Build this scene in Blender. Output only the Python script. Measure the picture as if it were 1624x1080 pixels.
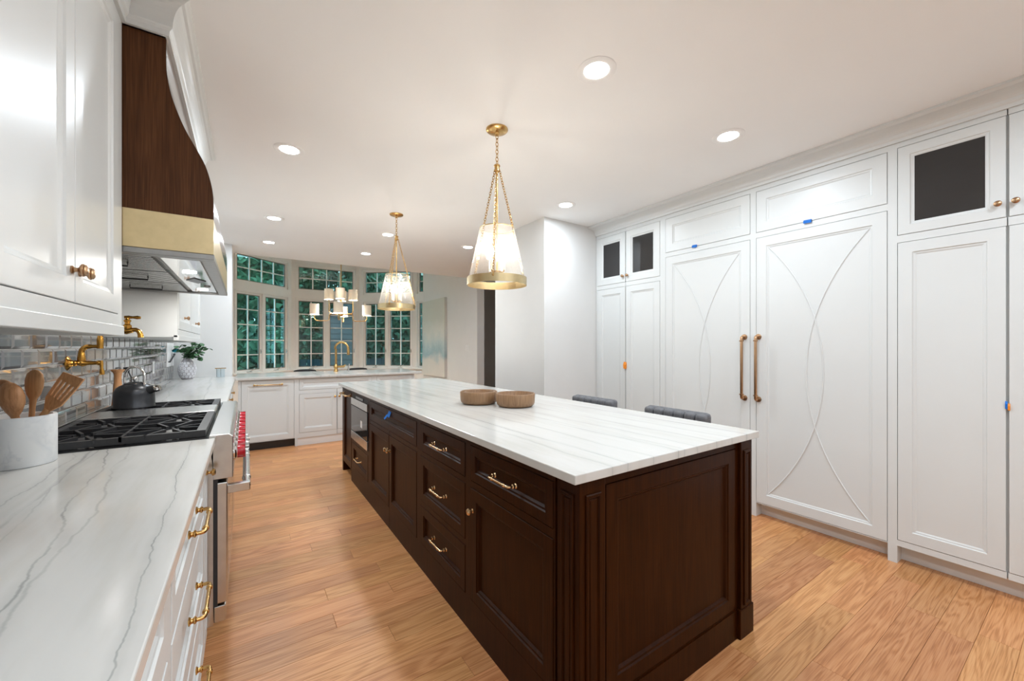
import bpy, bmesh, math, random
from mathutils import Vector, Matrix
random.seed(7)
for o in list(bpy.data.objects): bpy.data.objects.remove(o)
scene = bpy.context.scene
col = scene.collection
R = math.radians
# ------------------------------------------------------------------ camera
FPX, W, HH = 631.6, 1624, 1080
cam_d = bpy.data.cameras.new('camera'); cam = bpy.data.objects.new('camera', cam_d); col.objects.link(cam)
cam_d.sensor_fit = 'HORIZONTAL'; cam_d.sensor_width = 36.0; cam_d.lens = FPX/W*36.0
cam_d.shift_y = (549-540)/W; cam_d.clip_start = 0.02; cam_d.clip_end = 200
cam.location = (0, 0, 1.30); cam.rotation_euler = (R(90), 0, -R(33.7486))
scene.camera = cam
# ------------------------------------------------------------------ world, exposure
scene.view_settings.view_transform = 'Standard'; scene.view_settings.look = 'None'
scene.view_settings.gamma = 1.0; scene.view_settings.use_curve_mapping = False
scene.view_settings.exposure = 1.22
wd = bpy.data.worlds.new('world'); scene.world = wd; wd.use_nodes = True
wb = wd.node_tree.nodes['Background']; wb.inputs[0].default_value = (0.72, 0.86, 1.0, 1); wb.inputs[1].default_value = 2.2
CAN_W = 5.0
LAMP_COL = (0.80, 0.905, 1.0)
ZC = 2.61
# ------------------------------------------------------------------ materials
def newmat(name):
    m = bpy.data.materials.new(name); m.use_nodes = True
    nt = m.node_tree; return m, nt, nt.nodes['Principled BSDF']
def N(nt, t, **kw):
    n = nt.nodes.new(t)
    for k, v in kw.items(): setattr(n, k, v)
    return n
def setin(n, **kw):
    for k, v in kw.items(): n.inputs[k.replace('_', ' ')].default_value = v
def ramp(nt, pts):
    r = N(nt, 'ShaderNodeValToRGB'); e = r.color_ramp.elements
    while len(e) < len(pts): e.new(0.5)
    for el, (p, c) in zip(e, pts): el.position = p; el.color = (*c, 1) if len(c) == 3 else c
    return r
def simple(name, colr, rough=0.4, metal=0.0, var=0.04, scale=12, bump=0.0, spec=0.5, coat=0.0):
    m, nt, b = newmat(name)
    L = nt.links
    tc = N(nt, 'ShaderNodeTexCoord'); nz = N(nt, 'ShaderNodeTexNoise'); nz.inputs['Scale'].default_value = scale; nz.inputs['Detail'].default_value = 3
    L.new(tc.outputs['Object'], nz.inputs['Vector'])
    lo = [max(0, c*(1-var)) for c in colr]; hi = [min(1, c*(1+var)) for c in colr]
    r = ramp(nt, [(0.3, lo), (0.7, hi)]); L.new(nz.outputs['Fac'], r.inputs['Fac']); L.new(r.outputs['Color'], b.inputs['Base Color'])
    setin(b, Roughness=rough, Metallic=metal); b.inputs['Specular IOR Level'].default_value = spec; b.inputs['Coat Weight'].default_value = coat
    if coat: b.inputs['Coat Roughness'].default_value = 0.08
    if bump:
        bp = N(nt, 'ShaderNodeBump'); bp.inputs['Strength'].default_value = bump; bp.inputs['Distance'].default_value = 0.002
        n2 = N(nt, 'ShaderNodeTexNoise'); n2.inputs['Scale'].default_value = scale*20; L.new(tc.outputs['Object'], n2.inputs['Vector'])
        L.new(n2.outputs['Fac'], bp.inputs['Height']); L.new(bp.outputs['Normal'], b.inputs['Normal'])
    return m
def wood(name, dark, mid, light, along='Z', rough=0.3, rnd=0.0, grain=1.0, coat=0.0, ring=0.13, bump=0.08, spec=0.5):
    m, nt, b = newmat(name); L = nt.links
    tc = N(nt, 'ShaderNodeTexCoord'); geo = N(nt, 'ShaderNodeNewGeometry')
    oi = N(nt, 'ShaderNodeObjectInfo')
    add = N(nt, 'ShaderNodeVectorMath', operation='MULTIPLY_ADD'); add.inputs[1].default_value = (1, 1, 1)
    cmb = N(nt, 'ShaderNodeCombineXYZ')
    mu = N(nt, 'ShaderNodeMath', operation='MULTIPLY'); mu.inputs[1].default_value = 57.0*(1 if rnd else 0.0)
    L.new(oi.outputs['Random'], mu.inputs[0])
    for i in range(3): L.new(mu.outputs[0], cmb.inputs[i])
    L.new(geo.outputs['Position'], add.inputs[0]); L.new(cmb.outputs[0], add.inputs[2])
    mp = N(nt, 'ShaderNodeMapping'); s = {'X': (1.1, 13, 13), 'Y': (13, 1.1, 13), 'Z': (13, 13, 1.1)}[along]
    mp.inputs['Scale'].default_value = [q*grain for q in s]; L.new(add.outputs[0], mp.inputs['Vector'])
    n1 = N(nt, 'ShaderNodeTexNoise'); setin(n1, Scale=1.0, Detail=2.0, Distortion=0.6); L.new(mp.outputs[0], n1.inputs['Vector'])
    # growth-ring contours of the noise
    m1 = N(nt, 'ShaderNodeMath', operation='MULTIPLY'); m1.inputs[1].default_value = 34.0 if along == 'Z' else 72.0; L.new(n1.outputs['Fac'], m1.inputs[0])
    sn = N(nt, 'ShaderNodeMath', operation='SINE'); L.new(m1.outputs[0], sn.inputs[0])
    mp2 = N(nt, 'ShaderNodeMapping'); s2 = {'X': (6, 240, 240), 'Y': (240, 6, 240), 'Z': (240, 240, 6)}[along]
    mp2.inputs['Scale'].default_value = s2; L.new(add.outputs[0], mp2.inputs['Vector'])
    n2 = N(nt, 'ShaderNodeTexNoise'); setin(n2, Scale=1.0, Detail=2.0); L.new(mp2.outputs[0], n2.inputs['Vector'])
    mx = N(nt, 'ShaderNodeMath', operation='MULTIPLY_ADD'); mx.inputs[1].default_value = ring; L.new(sn.outputs[0], mx.inputs[0]); L.new(n2.outputs['Fac'], mx.inputs[2])
    r = ramp(nt, [(0.28, dark), (0.5, mid), (0.72, light)]); L.new(mx.outputs[0], r.inputs['Fac'])
    out = r.outputs['Color']
    if rnd:
        hs = N(nt, 'ShaderNodeHueSaturation')
        mr = N(nt, 'ShaderNodeMapRange'); setin(mr, To_Min=1-rnd, To_Max=1+rnd); L.new(oi.outputs['Random'], mr.inputs['Value']); L.new(mr.outputs[0], hs.inputs['Value'])
        m7 = N(nt, 'ShaderNodeMath', operation='MULTIPLY'); m7.inputs[1].default_value = 7.31; L.new(oi.outputs['Random'], m7.inputs[0])
        fr = N(nt, 'ShaderNodeMath', operation='FRACT'); L.new(m7.outputs[0], fr.inputs[0])
        mr2 = N(nt, 'ShaderNodeMapRange'); setin(mr2, To_Min=0.494, To_Max=0.504); L.new(fr.outputs[0], mr2.inputs['Value']); L.new(mr2.outputs[0], hs.inputs['Hue'])
        L.new(out, hs.inputs['Color']); out = hs.outputs['Color']
    L.new(out, b.inputs['Base Color']); setin(b, Roughness=rough); b.inputs['Coat Weight'].default_value = coat; b.inputs['Coat Roughness'].default_value = 0.12
    bp = N(nt, 'ShaderNodeBump'); bp.inputs['Strength'].default_value = bump; bp.inputs['Distance'].default_value = 0.001; b.inputs['Specular IOR Level'].default_value = spec
    L.new(mx.outputs[0], bp.inputs['Height']); L.new(bp.outputs['Normal'], b.inputs['Normal'])
    return m
def marble(name, base, layers, rough=0.12):
    """layers: (mapping scale xyz, rotation z, noise scale, half width, colour, strength, offset)"""
    m, nt, b = newmat(name); L = nt.links
    geo = N(nt, 'ShaderNodeNewGeometry')
    cur = None
    cn = N(nt, 'ShaderNodeTexNoise'); setin(cn, Scale=2.2, Detail=4.0); L.new(geo.outputs['Position'], cn.inputs['Vector'])
    cr = ramp(nt, [(0.35, [c*0.945 for c in base]), (0.65, base)]); L.new(cn.outputs['Fac'], cr.inputs['Fac']); cur = cr.outputs['Color']
    for sc, rz, ns, hw, vc, st, off in layers:
        mp = N(nt, 'ShaderNodeMapping'); mp.vector_type = 'POINT'
        rt = N(nt, 'ShaderNodeVectorRotate'); rt.rotation_type = 'Z_AXIS'; rt.inputs['Angle'].default_value = rz
        L.new(geo.outputs['Position'], rt.inputs['Vector']); L.new(rt.outputs[0], mp.inputs['Vector'])
        mp.inputs['Scale'].default_value = sc; mp.inputs['Location'].default_value = off
        nz = N(nt, 'ShaderNodeTexNoise'); setin(nz, Scale=ns, Detail=5.0, Roughness=0.52, Distortion=0.25); L.new(mp.outputs[0], nz.inputs['Vector'])
        sb = N(nt, 'ShaderNodeMath', operation='SUBTRACT'); sb.inputs[1].default_value = 0.5; L.new(nz.outputs['Fac'], sb.inputs[0])
        ab = N(nt, 'ShaderNodeMath', operation='ABSOLUTE'); L.new(sb.outputs[0], ab.inputs[0])
        mr = N(nt, 'ShaderNodeMapRange'); setin(mr, From_Min=0.0, From_Max=hw, To_Min=st, To_Max=0.0); L.new(ab.outputs[0], mr.inputs['Value'])
        # break veins up
        n3 = N(nt, 'ShaderNodeTexNoise'); setin(n3, Scale=3.1, Detail=3.0); L.new(mp.outputs[0], n3.inputs['Vector'])
        r3 = N(nt, 'ShaderNodeMapRange'); setin(r3, From_Min=0.38, From_Max=0.62); L.new(n3.outputs['Fac'], r3.inputs['Value'])
        mm = N(nt, 'ShaderNodeMath', operation='MULTIPLY'); L.new(mr.outputs[0], mm.inputs[0]); L.new(r3.outputs[0], mm.inputs[1])
        mix = N(nt, 'ShaderNodeMix', data_type='RGBA'); L.new(mm.outputs[0], mix.inputs[0]); L.new(cur, mix.inputs[6]); mix.inputs[7].default_value = (*vc, 1)
        cur = mix.outputs[2]
    L.new(cur, b.inputs['Base Color']); setin(b, Roughness=rough)
    return m
def emis(name, colr, st):
    m, nt, b = newmat(name); b.inputs['Base Color'].default_value = (*colr, 1)
    b.inputs['Emission Color'].default_value = (*colr, 1); b.inputs['Emission Strength'].default_value = st
    return m
def paneglass(name, tint, gloss=0.08, rough=0.0, haze=0.0, hazecol=(1, 1, 1)):
    m = bpy.data.materials.new(name); m.use_nodes = True; nt = m.node_tree; L = nt.links
    nt.nodes.remove(nt.nodes['Principled BSDF']); out = nt.nodes['Material Output']
    tr = N(nt, 'ShaderNodeBsdfTransparent'); tr.inputs[0].default_value = (*tint, 1)
    gl = N(nt, 'ShaderNodeBsdfGlossy'); gl.inputs['Roughness'].default_value = rough
    lw = N(nt, 'ShaderNodeLayerWeight'); lw.inputs['Blend'].default_value = 0.5; fr = N(nt, 'ShaderNodeMath', operation='POWER'); fr.inputs[1].default_value = 5.0; L.new(lw.outputs['Facing'], fr.inputs[0])
    mul = N(nt, 'ShaderNodeMath', operation='MULTIPLY_ADD'); mul.inputs[1].default_value = 1.0; mul.inputs[2].default_value = gloss; mul.use_clamp = True
    L.new(fr.outputs[0], mul.inputs[0])
    mx = N(nt, 'ShaderNodeMixShader'); L.new(mul.outputs[0], mx.inputs[0]); L.new(tr.outputs[0], mx.inputs[1]); L.new(gl.outputs[0], mx.inputs[2])
    res = mx.outputs[0]
    if haze:
        df = N(nt, 'ShaderNodeBsdfTranslucent'); df.inputs[0].default_value = (*hazecol, 1)
        geo = N(nt, 'ShaderNodeNewGeometry'); nz = N(nt, 'ShaderNodeTexNoise'); setin(nz, Scale=90.0, Detail=3.0); L.new(geo.outputs['Position'], nz.inputs['Vector'])
        mr = N(nt, 'ShaderNodeMapRange'); setin(mr, From_Min=0.35, From_Max=0.75, To_Min=haze*0.5, To_Max=haze*1.8); L.new(nz.outputs['Fac'], mr.inputs['Value'])
        m2 = N(nt, 'ShaderNodeMixShader'); L.new(mr.outputs[0], m2.inputs[0]); L.new(res, m2.inputs[1]); L.new(df.outputs[0], m2.inputs[2]); res = m2.outputs[0]
    L.new(res, out.inputs['Surface'])
    return m
M = {}
M['white'] = simple('white_lacquer', (0.695, 0.712, 0.705), 0.38, var=0.008, scale=4)
M['white2'] = simple('white_trim_paint', (0.80, 0.785, 0.765), 0.4, var=0.015, scale=4)
M['wall'] = simple('wall_paint', (0.71, 0.71, 0.70), 0.7, var=0.015, scale=3, bump=0.03)
M['ceil'] = simple('ceiling_paint', (0.91, 0.915, 0.91), 0.85, var=0.01, scale=2, bump=0.03)
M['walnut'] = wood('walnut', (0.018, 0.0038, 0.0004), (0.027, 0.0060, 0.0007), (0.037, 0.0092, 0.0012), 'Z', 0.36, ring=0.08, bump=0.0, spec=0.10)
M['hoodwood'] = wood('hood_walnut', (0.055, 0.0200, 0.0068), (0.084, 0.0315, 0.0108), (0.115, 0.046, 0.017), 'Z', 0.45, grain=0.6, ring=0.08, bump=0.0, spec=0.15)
M['oak'] = wood('oak_plank', (0.41, 0.175, 0.062), (0.54, 0.252, 0.100), (0.60, 0.305, 0.132), 'X', 0.36, rnd=0.13, grain=0.8, ring=0.13, spec=0.3)
M['beech'] = wood('beech', (0.42, 0.20, 0.078), (0.52, 0.265, 0.115), (0.58, 0.31, 0.14), 'Z', 0.5, rnd=0.06, grain=1.6, ring=0.06)
M['bowlwood'] = wood('bowl_wood', (0.22, 0.125, 0.058), (0.28, 0.165, 0.082), (0.33, 0.20, 0.10), 'Z', 0.45, rnd=0.05, grain=2, ring=0.06)
GV = (0.30, 0.31, 0.30)
def veined(name, base, warm, veins, rough=0.14):
    """veins: (x at y=0, slope, half width, wander, strength, seed), running along the slab"""
    m, nt, b = newmat(name); L = nt.links
    geo = N(nt, 'ShaderNodeNewGeometry'); sp = N(nt, 'ShaderNodeSeparateXYZ'); L.new(geo.outputs['Position'], sp.inputs[0])
    mp = N(nt, 'ShaderNodeMapping'); mp.inputs['Scale'].default_value = (7, 0.9, 1); L.new(geo.outputs['Position'], mp.inputs['Vector'])
    cn = N(nt, 'ShaderNodeTexNoise'); setin(cn, Scale=1.6, Detail=5.0, Roughness=0.6); L.new(mp.outputs[0], cn.inputs['Vector'])
    cr = ramp(nt, [(0.30, warm), (0.52, base), (0.75, [min(1, c*1.03) for c in base])]); L.new(cn.outputs['Fac'], cr.inputs['Fac']); cur = cr.outputs['Color']
    # hairlines
    m2 = N(nt, 'ShaderNodeMapping'); m2.inputs['Scale'].default_value = (16, 1.1, 1); L.new(geo.outputs['Position'], m2.inputs['Vector'])
    hn = N(nt, 'ShaderNodeTexNoise'); setin(hn, Scale=1.0, Detail=4.0); L.new(m2.outputs[0], hn.inputs['Vector'])
    for x0, sl, hw, wand, st, seed in veins:
        mm = N(nt, 'ShaderNodeMapping'); mm.inputs['Scale'].default_value = (0.6, 1.0, 1); mm.inputs['Location'].default_value = (seed, seed*1.7, 0); L.new(geo.outputs['Position'], mm.inputs['Vector'])
        nz = N(nt, 'ShaderNodeTexNoise'); setin(nz, Scale=2.6, Detail=6.0, Roughness=0.58); L.new(mm.outputs[0], nz.inputs['Vector'])
        def mth(op, a_, b_=None, c_=None):
            q = N(nt, 'ShaderNodeMath', operation=op)
            for i, v in enumerate((a_, b_, c_)):
                if v is None: continue
                if isinstance(v, (int, float)): q.inputs[i].default_value = v
                else: L.new(v, q.inputs[i])
            return q.outputs[0]
        u = mth('MULTIPLY_ADD', sp.outputs['Y'], -sl, sp.outputs['X']); u = mth('SUBTRACT', u, x0)
        w = mth('SUBTRACT', nz.outputs['Fac'], 0.5); u = mth('MULTIPLY_ADD', w, wand, u); u = mth('ABSOLUTE', u)
        mr = N(nt, 'ShaderNodeMapRange'); mr.interpolation_type = 'SMOOTHSTEP'; setin(mr, From_Min=0.0, From_Max=hw, To_Min=st, To_Max=0.0); L.new(u, mr.inputs['Value'])
        mh = N(nt, 'ShaderNodeMapRange'); mh.interpolation_type = 'SMOOTHSTEP'; setin(mh, From_Min=0.0, From_Max=hw*6, To_Min=st*0.22, To_Max=0.0); L.new(u, mh.inputs['Value'])
        bk = N(nt, 'ShaderNodeMapRange'); setin(bk, From_Min=0.36, From_Max=0.56, To_Min=0.15); L.new(hn.outputs['Fac'], bk.inputs['Value'])
        f = mth('MULTIPLY', mth('MAXIMUM', mr.outputs[0], mh.outputs[0]), bk.outputs[0])
        mix = N(nt, 'ShaderNodeMix', data_type='RGBA'); L.new(f, mix.inputs[0]); L.new(cur, mix.inputs[6]); mix.inputs[7].default_value = (0.20, 0.215, 0.205, 1); cur = mix.outputs[2]
    L.new(cur, b.inputs['Base Color']); setin(b, Roughness=rough); b.inputs['Specular IOR Level'].default_value = 0.28
    return m
M['marble'] = veined('quartzite_left', (0.62, 0.611, 0.585), (0.565, 0.55, 0.512), [(-0.345, -0.060, 0.010, 0.07, 0.8, 1.3), (-0.325, -0.066, 0.004, 0.06, 0.55, 1.45),
    (-0.20, -0.105, 0.005, 0.10, 0.6, 4.1), (-0.225, -0.07, 0.006, 0.12, 0.35, 6.6), (-0.105, -0.040, 0.0026, 0.07, 0.75, 8.2), (-0.44, -0.03, 0.005, 0.16, 0.4, 11.0), (-0.60, 0.0, 0.004, 0.12, 0.45, 13.0)])
M['marble_i'] = veined('quartzite_island', (0.62, 0.611, 0.585), (0.565, 0.55, 0.512), [(1.09, -0.045, 0.005, 0.06, 0.6, 2.3), (1.385, -0.060, 0.005, 0.06, 0.75, 5.2), (1.42, -0.058, 0.004, 0.07, 0.45, 5.35),
    (1.88, -0.05, 0.005, 0.06, 0.65, 7.7), (1.62, -0.045, 0.004, 0.06, 0.5, 9.1), (1.23, -0.05, 0.004, 0.06, 0.45, 12.4), (1.00, -0.03, 0.003, 0.06, 0.4, 15.1), (1.75, -0.05, 0.003, 0.08, 0.4, 17.0), (1.50, -0.05, 0.006, 0.1, 0.3, 19.0)])
M['crock'] = marble('crock_marble', (0.72, 0.73, 0.73), [((3, 3, 3), 0.5, 2.2, 0.10, (0.52, 0.55, 0.58), 0.7, (2, 1, 0)), ((9, 2, 4), 0.8, 2.0, 0.03, (0.5, 0.52, 0.55), 0.5, (5, 1, 0))], 0.4)
M['brass_p'] = simple('bright_brass', (0.86, 0.62, 0.36), 0.16, 1.0, 0.03)
M['brass'] = simple('polished_brass', (0.60, 0.38, 0.145), 0.24, 1.0, 0.05)
M['brass_b'] = simple('brushed_brass_sheet', (0.60, 0.475, 0.27), 0.34, 1.0, 0.05, 30)
M['brass_a'] = simple('antique_brass', (0.52, 0.27, 0.055), 0.2, 1.0, 0.12, 60)
M['brass_c'] = simple('champagne_bronze', (0.46, 0.285, 0.165), 0.28, 1.0, 0.05, 30)
M['steel'] = simple('brushed_steel', (0.62, 0.62, 0.61), 0.26, 1.0, 0.05, 30)
M['steel_d'] = simple('dark_steel', (0.30, 0.295, 0.285), 0.34, 1.0, 0.06, 30)
M['chrome'] = simple('chrome', (0.80, 0.80, 0.80), 0.06, 1.0, 0.02)
M['iron'] = simple('cast_iron', (0.018, 0.018, 0.02), 0.42, 0.0, 0.2, 60, 0.1)
M['black'] = simple('black_enamel', (0.012, 0.012, 0.013), 0.12, 0.0, 0.1)
M['matblack'] = simple('matt_black', (0.02, 0.02, 0.022), 0.55, 0.0, 0.1)
M['kettle'] = simple('black_kettle_steel', (0.035, 0.037, 0.042), 0.34, 0.6, 0.1, 40)
M['red'] = simple('red_knob', (0.42, 0.006, 0.02), 0.25, 0.0, 0.05, coat=0.4)
M['darkglass'] = simple('smoked_glass', (0.028, 0.027, 0.027), 0.05, 0.0, 0.08, 5)
M['bluetape'] = simple('blue_tape', (0.0, 0.16, 0.62), 0.6)
M['orange'] = simple('orange_tape', (0.85, 0.27, 0.02), 0.6)
M['felt'] = simple('grey_velvet', (0.15, 0.152, 0.162), 0.9, 0.0, 0.15, 40, 0.3)
M['grout'] = simple('grout', (0.58, 0.57, 0.55), 0.7)
M['plastic'] = simple('white_plastic', (0.8, 0.8, 0.79), 0.35)
def linen():
    m, nt, b = newmat('linen_shade'); L = nt.links
    geo = N(nt, 'ShaderNodeNewGeometry'); nz = N(nt, 'ShaderNodeTexNoise'); setin(nz, Scale=120.0, Detail=2.0); L.new(geo.outputs['Position'], nz.inputs['Vector'])
    r = ramp(nt, [(0.3, (0.74, 0.69, 0.60)), (0.7, (0.80, 0.75, 0.66))]); L.new(nz.outputs['Fac'], r.inputs['Fac']); L.new(r.outputs['Color'], b.inputs['Base Color']); setin(b, Roughness=0.9)
    tr = N(nt, 'ShaderNodeBsdfTranslucent'); tr.inputs[0].default_value = (0.78, 0.70, 0.58, 1)
    mx = N(nt, 'ShaderNodeMixShader'); mx.inputs[0].default_value = 0.06; L.new(b.outputs[0], mx.inputs[1]); L.new(tr.outputs[0], mx.inputs[2]); L.new(mx.outputs[0], nt.nodes['Material Output'].inputs['Surface'])
    return m
M['shade'] = linen()
M['lens'] = emis('lamp_lens', (1.0, 0.985, 0.96), 14.0)
M['bulb'] = emis('glowing_bulb', (1.0, 0.93, 0.83), 230.0)
M['bulb_p'] = emis('glowing_candle_bulb', (1.0, 0.91, 0.80), 80.0)
M['hoodled'] = emis('hood_led', (1.0, 0.98, 0.94), 12.0)
M['candle'] = simple('candle_sleeve', (0.80, 0.74, 0.62), 0.5)
M['winglass'] = paneglass('window_glass', (0.62, 0.84, 0.84), 0.05)
M['shadeglass'] = paneglass('seeded_glass', (0.97, 0.965, 0.95), 0.02, 0.02, 0.055, (1, 0.97, 0.92))
M['clear'] = paneglass('clear_acrylic', (0.86, 0.92, 0.95), 0.06)
M['leafdark'] = simple('eucalyptus_leaf', (0.060, 0.150, 0.065), 0.5, 0.0, 0.5, 25)
M['leafblue'] = simple('blue_leaf', (0.01, 0.17, 0.22), 0.5, 0.0, 0.2, 20)
M['treeleaf'] = simple('tree_leaf', (0.026, 0.070, 0.036), 0.6, 0.0, 0.6, 1.5)
M['treeleaf2'] = simple('tree_leaf_b', (0.044, 0.115, 0.056), 0.6, 0.0, 0.6, 1.2)
M['bark'] = simple('bark', (0.05, 0.04, 0.03), 0.9, 0.0, 0.4, 10)
M['grass'] = simple('lawn', (0.05, 0.09, 0.035), 0.95, 0.0, 0.4, 6)
M['fence'] = simple('weathered_fence', (0.045, 0.06, 0.075), 0.8, 0.0, 0.2, 8)
M['siding'] = simple('purple_grey_siding', (0.085, 0.068, 0.072), 0.8, 0.0, 0.1, 8)
M['roof'] = simple('dark_roof', (0.05, 0.05, 0.055), 0.9, 0.0, 0.3, 10)
M['spacer'] = simple('window_spacer', (0.16, 0.13, 0.10), 0.5)
M['stemgreen'] = simple('green_stem', (0.07, 0.10, 0.04), 0.6)
M['badge'] = simple('dark_badge', (0.03, 0.022, 0.02), 0.3)
def vase_mat():
    m, nt, b = newmat('honeycomb_ceramic'); L = nt.links
    tc = N(nt, 'ShaderNodeTexCoord'); v = N(nt, 'ShaderNodeTexNoise'); v.inputs['Scale'].default_value = 20
    L.new(tc.outputs['Object'], v.inputs['Vector']); r = ramp(nt, [(0.3, (0.66, 0.66, 0.70)), (0.7, (0.74, 0.74, 0.77))]); L.new(v.outputs['Fac'], r.inputs['Fac'])
    L.new(r.outputs['Color'], b.inputs['Base Color']); setin(b, Roughness=0.3); return m
M['vase'] = vase_mat()
M['vasegroove'] = simple('vase_groove', (0.42, 0.40, 0.43), 0.6)
def tile_mat():
    m, nt, b = newmat('glass_tile'); L = nt.links
    oi = N(nt, 'ShaderNodeObjectInfo')
    r = ramp(nt, [(0.0, (0.17, 0.165, 0.17)), (0.35, (0.26, 0.225, 0.19)), (0.7, (0.24, 0.245, 0.26)), (1.0, (0.31, 0.30, 0.29))])
    L.new(oi.outputs['Random'], r.inputs['Fac'])
    geo = N(nt, 'ShaderNodeNewGeometry'); nz = N(nt, 'ShaderNodeTexNoise'); setin(nz, Scale=9.0, Detail=2.0); L.new(geo.outputs['Position'], nz.inputs['Vector'])
    mx = N(nt, 'ShaderNodeMix', data_type='RGBA', blend_type='MULTIPLY'); mx.inputs[0].default_value = 0.5
    r2 = ramp(nt, [(0.3, (0.7, 0.7, 0.7)), (0.7, (1.15, 1.1, 1.05))]); L.new(nz.outputs['Fac'], r2.inputs['Fac'])
    L.new(r.outputs['Color'], mx.inputs[6]); L.new(r2.outputs['Color'], mx.inputs[7]); L.new(mx.outputs[2], b.inputs['Base Color'])
    setin(b, Roughness=0.10, Metallic=0.35); b.inputs['Coat Weight'].default_value = 0.7; b.inputs['Coat Roughness'].default_value = 0.03
    return m
M['tile'] = tile_mat()
def paint_mat():
    m, nt, b = newmat('abstract_painting'); L = nt.links
    geo = N(nt, 'ShaderNodeNewGeometry'); sp = N(nt, 'ShaderNodeSeparateXYZ'); L.new(geo.outputs['Position'], sp.inputs[0])
    nz = N(nt, 'ShaderNodeTexNoise'); setin(nz, Scale=2.6, Detail=7.0, Roughness=0.65); L.new(geo.outputs['Position'], nz.inputs['Vector'])
    sc = N(nt, 'ShaderNodeMapRange'); setin(sc, From_Min=0.6, From_Max=2.36); L.new(sp.outputs['Z'], sc.inputs['Value'])
    ma = N(nt, 'ShaderNodeMath', operation='MULTIPLY_ADD'); ma.inputs[1].default_value = 0.42; L.new(nz.outputs['Fac'], ma.inputs[0]); L.new(sc.outputs[0], ma.inputs[2])
    r = ramp(nt, [(0.22, (0.66, 0.63, 0.58)), (0.42, (0.60, 0.58, 0.54)), (0.52, (0.30, 0.42, 0.46)), (0.62, (0.46, 0.56, 0.57)), (0.78, (0.66, 0.67, 0.63)), (0.95, (0.60, 0.61, 0.55))])
    L.new(ma.outputs[0], r.inputs['Fac']); L.new(r.outputs['Color'], b.inputs['Base Color']); setin(b, Roughness=0.75); return m
M['painting'] = paint_mat()
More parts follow.
